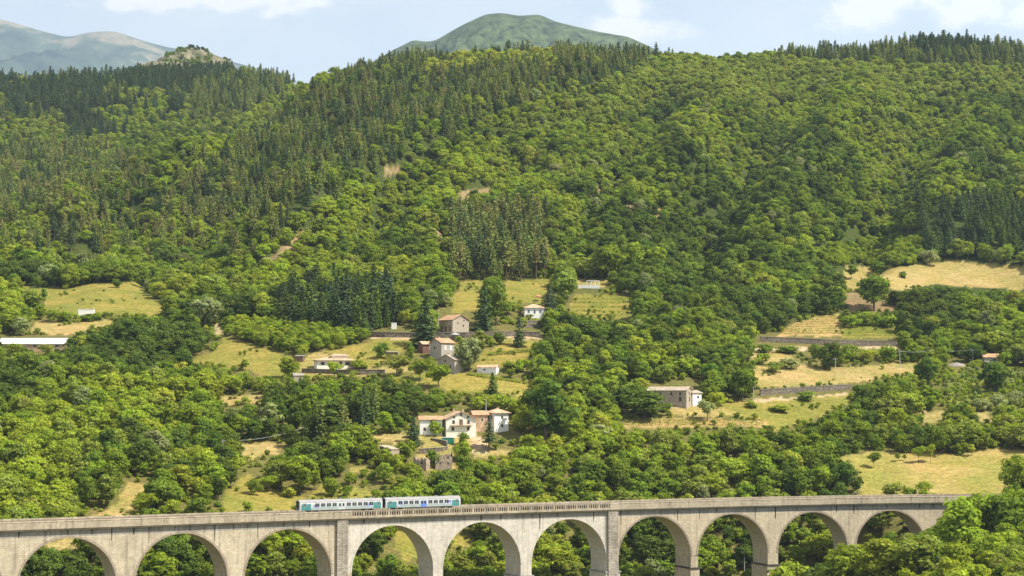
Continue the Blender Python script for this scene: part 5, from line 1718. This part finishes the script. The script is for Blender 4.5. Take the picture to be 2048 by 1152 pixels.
PLACES = [  # outlines on the photo and how to speak of them
    ('the white hut meadow', (-400, 520, 340, 660)), ('the long white-roofed shed', (-400, 660, 230, 800)), ('the viaduct parapet', (-400, 880, 480, 1060)), ('the bungalow meadow', (230, 640, 600, 780)),
    ('the tan clearing', (400, 780, 640, 930)), ('the row of slim conifers', (600, 760, 800, 880)), ('the railcars', (480, 880, 770, 1010)), ('the ruins', (770, 860, 1020, 1010)),
    ('the bungalow', (560, 560, 830, 760)), ('the stone farmhouse', (800, 560, 1000, 680)), ('the white cottage', (1000, 560, 1150, 700)), ('the hamlet houses', (800, 680, 1060, 800)),
    ('the square white house', (900, 790, 1120, 930)), ('the greenhouse', (1120, 480, 1420, 660)), ('the long farmhouse', (1060, 660, 1520, 830)), ('the vine terraces', (1200, 830, 1560, 900)),
    ('the viaduct balustrade', (900, 900, 1220, 1040)), ('the solid parapet', (1220, 880, 1700, 1040)), ('the striped vineyard', (1400, 480, 1830, 700)), ('the high dry meadow', (1600, 400, 2500, 600)),
    ('the roadside hut', (1800, 580, 2500, 740)), ('the lower stone wall', (1500, 700, 1880, 830)), ('the straw bale', (1640, 800, 1960, 920)), ('the green crop', (1850, 730, 2500, 900)),
    ('the tan field', (1660, 890, 2500, 1000)), ('the leafy viaduct end', (1500, 985, 2500, 1400)), ('the viaduct arches', (-400, 1040, 1500, 1400)),
    ('the bare rocky scar', (1150, 380, 1400, 500)), ('the bare-trunked pine stand', (860, 380, 1120, 580)), ('the wooded back hill', (-400, 0, 600, 330)), ('the skyline', (600, 0, 2500, 200)), ('the wooded slope', (-400, 200, 2500, 560))]
ORD = ['first', 'second', 'third', 'fourth', 'fifth', 'sixth', 'seventh', 'eighth', 'ninth', 'tenth', 'eleventh', 'twelfth', 'thirteenth', 'fourteenth', 'fifteenth', 'sixteenth', 'seventeenth', 'eighteenth', 'nineteenth', 'twentieth']


def place_of(a, b, y):
    for nm, (x0, y0, x1, y1) in PLACES:
        if x0 <= a <= x1 and y0 <= b <= y1:
            return nm
    return 'the wooded slope'


tall = {}
for i in ind:
    t = TREES[i]
    if t[9]: continue
    a, b = to_px(t[0], t[1], t[2]); hh = KINDS[t[6]]['H'] * t[3]
    bb = b - hh * F / t[1] * .5
    pl = place_of(a, bb, t[1])
    fam = t[6].split('_')[0]
    size = ('tall' if hh > 11 else 'medium' if hh > 8 else 'small') if fam not in CON else ('tall' if hh > 16 else 'medium' if hh > 13 else 'short')
    form = {'fir': 'cone-shaped fir', 'pine': 'slim-crowned pine'}.get(fam, {'a': 'round tree', 'b': 'oval tree', 'c': 'broad tree', 'd': 'tall-domed tree', 'e': 'bushy tree', 'f': 'spreading tree'}.get(t[6][-1], 'tree'))
    rel = 'before' if (pl in ('the leafy viaduct end',)) else 'behind' if 'viaduct' in pl or 'railcars' in pl or 'parapet' in pl else 'on' if pl in ('the wooded back hill', 'the skyline', 'the wooded slope') else 'near' if 'stand' not in pl else 'among'
    key = '%s %s %s %s %s' % (size, WORD[t[8]], form, rel, pl)
    tall.setdefault(key, []).append((a, i))
for key, lst in tall.items():
    lst.sort()
    for n, (a, i) in enumerate(lst):
        if len(lst) == 1: lab = key
        elif len(lst) == 2: lab = key + (', eastern one' if n else ', western one')
        else: lab = '%s, %s from the west' % (key, ORD[min(n, 19)])
        TREES[i][9] = lab
GROUP = {'fir': 'conifers of the wooded slopes', 'pine': 'conifers of the wooded slopes', 'cypress': 'conifers of the wooded slopes', 'shrub': 'bushes on the open ground', 'orchard': 'broad-leaved trees', 'broadleaf': 'broad-leaved trees'}
NAME = {'fir': 'conifer_tree', 'pine': 'conifer_tree', 'cypress': 'conifer_tree', 'shrub': 'bush', 'orchard': 'broadleaf_tree', 'broadleaf': 'broadleaf_tree'}
rest = {'broadleaf': [], 'conifer': []}
for i, t in enumerate(TREES):
    fam = t[6].split('_')[0]
    if i in ind:
        e = thing(NAME[fam], t[9], {'conifer_tree': 'conifer', 'broadleaf_tree': 'tree', 'bush': 'bush'}[NAME[fam]], (t[0], t[1], t[2]), t[5], GROUP[fam])
        ax = 1.0 if fam in CON else rng.uniform(.85, 1.18)
        e.scale = (t[4] * ax, t[4] / ax, t[3])
        if fam not in CON: e.rotation_euler = (rng.normal(0, .06), rng.normal(0, .06), t[5])
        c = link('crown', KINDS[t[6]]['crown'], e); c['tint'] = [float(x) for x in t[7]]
        link('trunk' if fam != 'shrub' else 'stem', KINDS[t[6]]['trunk'], e)
    else:
        rest['conifer' if fam in CON else 'broadleaf'].append(t)


def scatter(name, rows, keys, label):
    """Many trees as ONE object: points that carry tree shapes."""
    lib = bpy.data.collections.new(name + '_shapes')
    for n, k in enumerate(keys):
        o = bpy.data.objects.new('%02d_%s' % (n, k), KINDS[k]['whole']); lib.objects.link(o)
    me = bpy.data.meshes.new(name)
    me.vertices.add(len(rows))
    me.vertices.foreach_set('co', np.array([[t[0], t[1], t[2]] for t in rows], np.float32).ravel())

    def attr(nm, ty, vals, f):
        a = me.attributes.new(nm, ty, 'POINT'); a.data.foreach_set(f, np.array(vals).ravel())
    ra = np.random.default_rng(len(rows)); ax = ra.uniform(.8, 1.25, len(rows)); lean = ra.normal(0, .07, (len(rows), 2)) * (0.35 if 'conifer' in name else 1)
    attr('size', 'FLOAT_VECTOR', np.array([[t[4] * a, t[4] / a, t[3]] for t, a in zip(rows, ax)], np.float32), 'vector')
    attr('turn', 'FLOAT_VECTOR', np.array([[l[0], l[1], t[5]] for t, l in zip(rows, lean)], np.float32), 'vector')
    attr('pick', 'INT', np.array([keys.index(t[6]) for t in rows], np.int32), 'value')
    attr('tint', 'FLOAT_VECTOR', np.array([t[7] for t in rows], np.float32), 'vector')
    o = link(name, me)
    ng = bpy.data.node_groups.new(name, 'GeometryNodeTree')
    ng.interface.new_socket('Geometry', in_out='INPUT', socket_type='NodeSocketGeometry')
    ng.interface.new_socket('Geometry', in_out='OUTPUT', socket_type='NodeSocketGeometry')
    N, L = ng.nodes.new, ng.links.new
    gi, go = N('NodeGroupInput'), N('NodeGroupOutput')
    ip = N('GeometryNodeInstanceOnPoints'); ci = N('GeometryNodeCollectionInfo')
    ci.inputs['Collection'].default_value = lib; ci.inputs['Separate Children'].default_value = True; ci.inputs['Reset Children'].default_value = True

    def na(nm, ty):
        n = N('GeometryNodeInputNamedAttribute'); n.data_type = ty; n.inputs['Name'].default_value = nm
        return n.outputs['Attribute']
    L(gi.outputs[0], ip.inputs['Points']); L(ci.outputs[0], ip.inputs['Instance'])
    ip.inputs['Pick Instance'].default_value = True
    L(na('pick', 'INT'), ip.inputs['Instance Index']); L(na('turn', 'FLOAT_VECTOR'), ip.inputs['Rotation']); L(na('size', 'FLOAT_VECTOR'), ip.inputs['Scale'])
    L(ip.outputs[0], go.inputs[0])
    o.modifiers.new('trees', 'NODES').node_group = ng
    tag(o, label, 'woodland', kind='stuff')
    return o


print('TREES', len(TREES), 'individual', len(ind), 'broad', len(rest['broadleaf']), 'conifer', len(rest['conifer']))
scatter('broadleaf_forest', rest['broadleaf'], sorted(k for k in KINDS if k.split('_')[0] in ('broadleaf', 'orchard')), 'dense broad-leaved forest covering the hillsides above the hamlet')
scatter('conifer_forest', rest['conifer'], sorted(k for k in KINDS if k.split('_')[0] in CON), 'dark conifer forest along the ridges and the back hill')
# low scrub over the valley floor
us = grow(430, 1010, 3.1)
X, Y = us[:, 0], us[:, 1]; Z = tz(X, Y); px, py = to_px(X, Y, Z)
om = at(OPENMAP, px, py); vyc = np.polyval(vc, np.clip(X, -200, 210) / 100)
n = fbm(X / 12, Y / 12, 91, 3)
green = om == FIELD_TYPES.index('green')
prob = np.where(om == 0, np.clip((n - .34) * 4, 0, .85), np.where(green, .9, np.where(om == FIELD_TYPES.index('grass'), np.clip((n - .58) * 3, 0, .45), np.where(om == FIELD_TYPES.index('terrace'), .12, np.clip((n - .62) * 3, 0, .3)))))
kp = np.zeros(len(X), bool)
for (a, b, c, d) in KEEP: kp |= (px > a - 2) & (px < c + 2) & (py > b) & (py < d + 7)
sel = (rng.random(len(X)) < prob) & ~kp & ((np.abs(Y - vyc - 6) > 10) | (X > 160)) & (py < 1290)
rows = []
for i in np.nonzero(sel)[0]:
    s = rng.uniform(.22, .5) if om[i] else rng.uniform(.3, .8)
    if green[i]: s = rng.uniform(.4, .7)
    if Y[i] < vyc[i] and not at(FRONTMAP, px[i:i + 1], py[i:i + 1] - 20)[0]: s *= .6
    tn = ['mid', 'bright', 'olive', 'yellow', 'deep'][rng.integers(5)] if not green[i] else ['bright', 'mid', 'bright', 'grey'][rng.integers(4)]
    rows.append([X[i], Y[i], Z[i], s * rng.uniform(.7, 1.1), s, rng.uniform(0, 6.28), 'shrub_' + 'abc'[rng.integers(3)], jit(tn, rng), tn, None])
# scrub on the rocky knoll behind the ridge
kv = np.empty(len(KNOLL.data.vertices) * 3, np.float32); KNOLL.data.vertices.foreach_get('co', kv); kv = kv.reshape(-1, 3)
kn = fbm(kv[:, 0] / 16, kv[:, 2] / 12, 15, 3)
for i in rng.permutation(np.nonzero((kn > .54) & (kv[:, 1] < 2800))[0])[:520]:
    s = rng.uniform(.7, 1.5); rows.append([kv[i, 0], kv[i, 1], kv[i, 2] - .5, s * rng.uniform(.8, 1.3), s, rng.uniform(0, 6.28), 'shrub_' + 'abc'[rng.integers(3)], jit('deep', rng), 'deep', None])
top = np.nonzero(kv[:, 2] > np.percentile(kv[:, 2], 98.5))[0]
for i in rng.permutation(top)[:34]:
    rows.append([kv[i, 0], kv[i, 1], kv[i, 2] - .5, rng.uniform(.8, 1.3), 1.1, 0.0, 'shrub_c', jit('fir', rng), 'fir', None])
o = scatter('undergrowth', rows, ['shrub_a', 'shrub_b', 'shrub_c'], 'low green scrub growing between the trees and on the slopes')

# ------------------------------------------------------------------ vine rows
def vine_row(px0, px1, py, label, py1=None, tint='mid', h=1.0):
    a = hit(px0, py); b = hit(px1, py if py1 is None else py1)
    n = max(12, int(np.linalg.norm(b - a) * 9)); r = np.random.default_rng(int(px0 * 7 + py))
    t = r.random(n)
    P = a[None, :2] * (1 - t[:, None]) + b[None, :2] * t[:, None]
    P += r.normal(0, .16, (n, 2))
    gap = fbm(t * 14 + .3, t * 0 + py, 5, 2)
    k = gap > .1
    P = P[k]; z = tz(P[:, 0], P[:, 1]) + r.uniform(.15, h, len(P))
    c = np.column_stack([P, z]); nn = r.normal(size=c.shape) + np.array([0, -.3, .8]); nn /= np.linalg.norm(nn, axis=1)[:, None]
    o0 = c.mean(0)
    v, f = cards(c - o0, nn, .42, .9, r)
    me = mesh_np('vine_row', v, f, M['leaf']); add_shade(me, r.uniform(.2, .8, len(f)))
    o = link('vine_row', me, None, o0); o['tint'] = list(TINT[tint])
    tag(o, label, 'vine row', 'vine rows on the terraces')


rowN = ['lowest', 'second lowest', 'third', 'fourth', 'fifth', 'sixth', 'seventh', 'topmost']
for i in range(8):
    y = 669 - i * 4.6
    x0 = 1552 + i * 9.5
    vine_row(x0, 1684, y, '%s vine row of the tan striped vineyard%s' % (rowN[i], ', counted upwards' if 1 < i < 7 else ''), y - 2 - i * .3, 'olive', .7)
for i in range(4):
    vine_row(1692, 1788, 671 - i * 5, '%s green crop row beside the striped vineyard' % ['lowest', 'second lowest', 'second highest', 'highest'][i], None, 'bright', .8)
for i in range(5):
    vine_row(1145, 1258, 631 - i * 8, '%s planted row on the terraces below the greenhouse' % ['lowest', 'second lowest', 'middle', 'second highest', 'highest'][i], None, 'mid', .8)
for i in range(3):
    vine_row(1244, 1400, 850 - i * 5, '%s vine row on the tan strip below the broad dark tree' % ['lowest', 'middle', 'highest'][i], None, 'deep', 1.1)
    vine_row(1420, 1528, 852 - i * 5, '%s vine row at the grassy end of the lower terraces' % ['lowest', 'middle', 'highest'][i], None, 'deep', 1.1)
# small bushes on top of the lower stone wall
for k, px in enumerate((1531, 1546, 1571, 1606, 1624, 1638, 1650, 1662)):
    p = hit(px, 781 - k * .9); s = [.45, .4, .5, .75, .45, .8, .55, .6][k]
    e = thing('bush', '%s in the row of little bushes on the lower stone wall' % ['first', 'second', 'third', 'fourth and broadest', 'fifth', 'sixth', 'seventh', 'last'][k], 'bush', p + np.array([0, 1.0, 0]), k * 1.3, 'little bushes on the lower wall')
    e.scale = (s, s, s)
    c = link('crown', KINDS['shrub_a']['crown'], e); c['tint'] = list(TINT['deep'])
    link('stem', KINDS['shrub_a']['trunk'], e)

# ------------------------------------------------------------------ the summer haze in the valley air
def build_haze(density):
    m, nt, N, L = new_mat('valley_haze')
    o = N('ShaderNodeOutputMaterial'); v = N('ShaderNodeVolumePrincipled')
    v.inputs['Color'].default_value = (0.62, 0.80, 1.0, 1)
    v.inputs['Density'].default_value = density
    v.inputs['Anisotropy'].default_value = 0.2
    L(v.outputs[0], o.inputs['Volume'])
    b = MB(); b.box(-11000, -300, -3200, 11000, 21500, 4300)
    tag(b.build('haze', m), 'thin bluish summer haze filling the valley', None, kind='stuff')


build_haze(4.0e-5)

def hedge(label, pts, h, w, tint):
    """A clipped hedge along the ground."""
    g = [hit(*p) for p in pts]; r = np.random.default_rng(len(label)); C = []
    for a, b in zip(g[:-1], g[1:]):
        n = int(np.linalg.norm(b - a) * 26); t = r.random(n)
        P = a[None, :2] * (1 - t[:, None]) + b[None, :2] * t[:, None] + r.normal(0, w * .3, (n, 2))
        C.append(np.column_stack([P, tz(P[:, 0], P[:, 1]) + h * r.random(n) ** .6 * (.8 + .4 * fbm(P[:, 0] / 2, P[:, 1] / 2, 3, 2))]))
    C = np.concatenate(C); nn = r.normal(size=C.shape) * .6 + np.array([0, -.4, .8]); nn /= np.linalg.norm(nn, axis=1)[:, None]
    o0 = C.mean(0); v, f = cards(C - o0, nn, .5, .9, r)
    me = mesh_np('hedge', v, f, M['leaf']); add_shade(me, r.uniform(.2, .8, len(f)))
    o = link('hedge', me, None, o0); o['tint'] = list(TINT[tint]); tag(o, label, 'hedge')


hedge('trimmed green hedge above the tan strip, before the side house', [(700, 866), (750, 868), (806, 868)], 2.2, 1.6, 'mid')
hedge('low hedge under the wall of the white cottage garden', [(975, 712), (1020, 708), (1062, 704)], 1.3, 1.4, 'deep')
hedge('bright clipped hedge curving along the hamlet meadow', [(935, 750), (985, 758), (1052, 768)], 1.0, 1.0, 'bright')
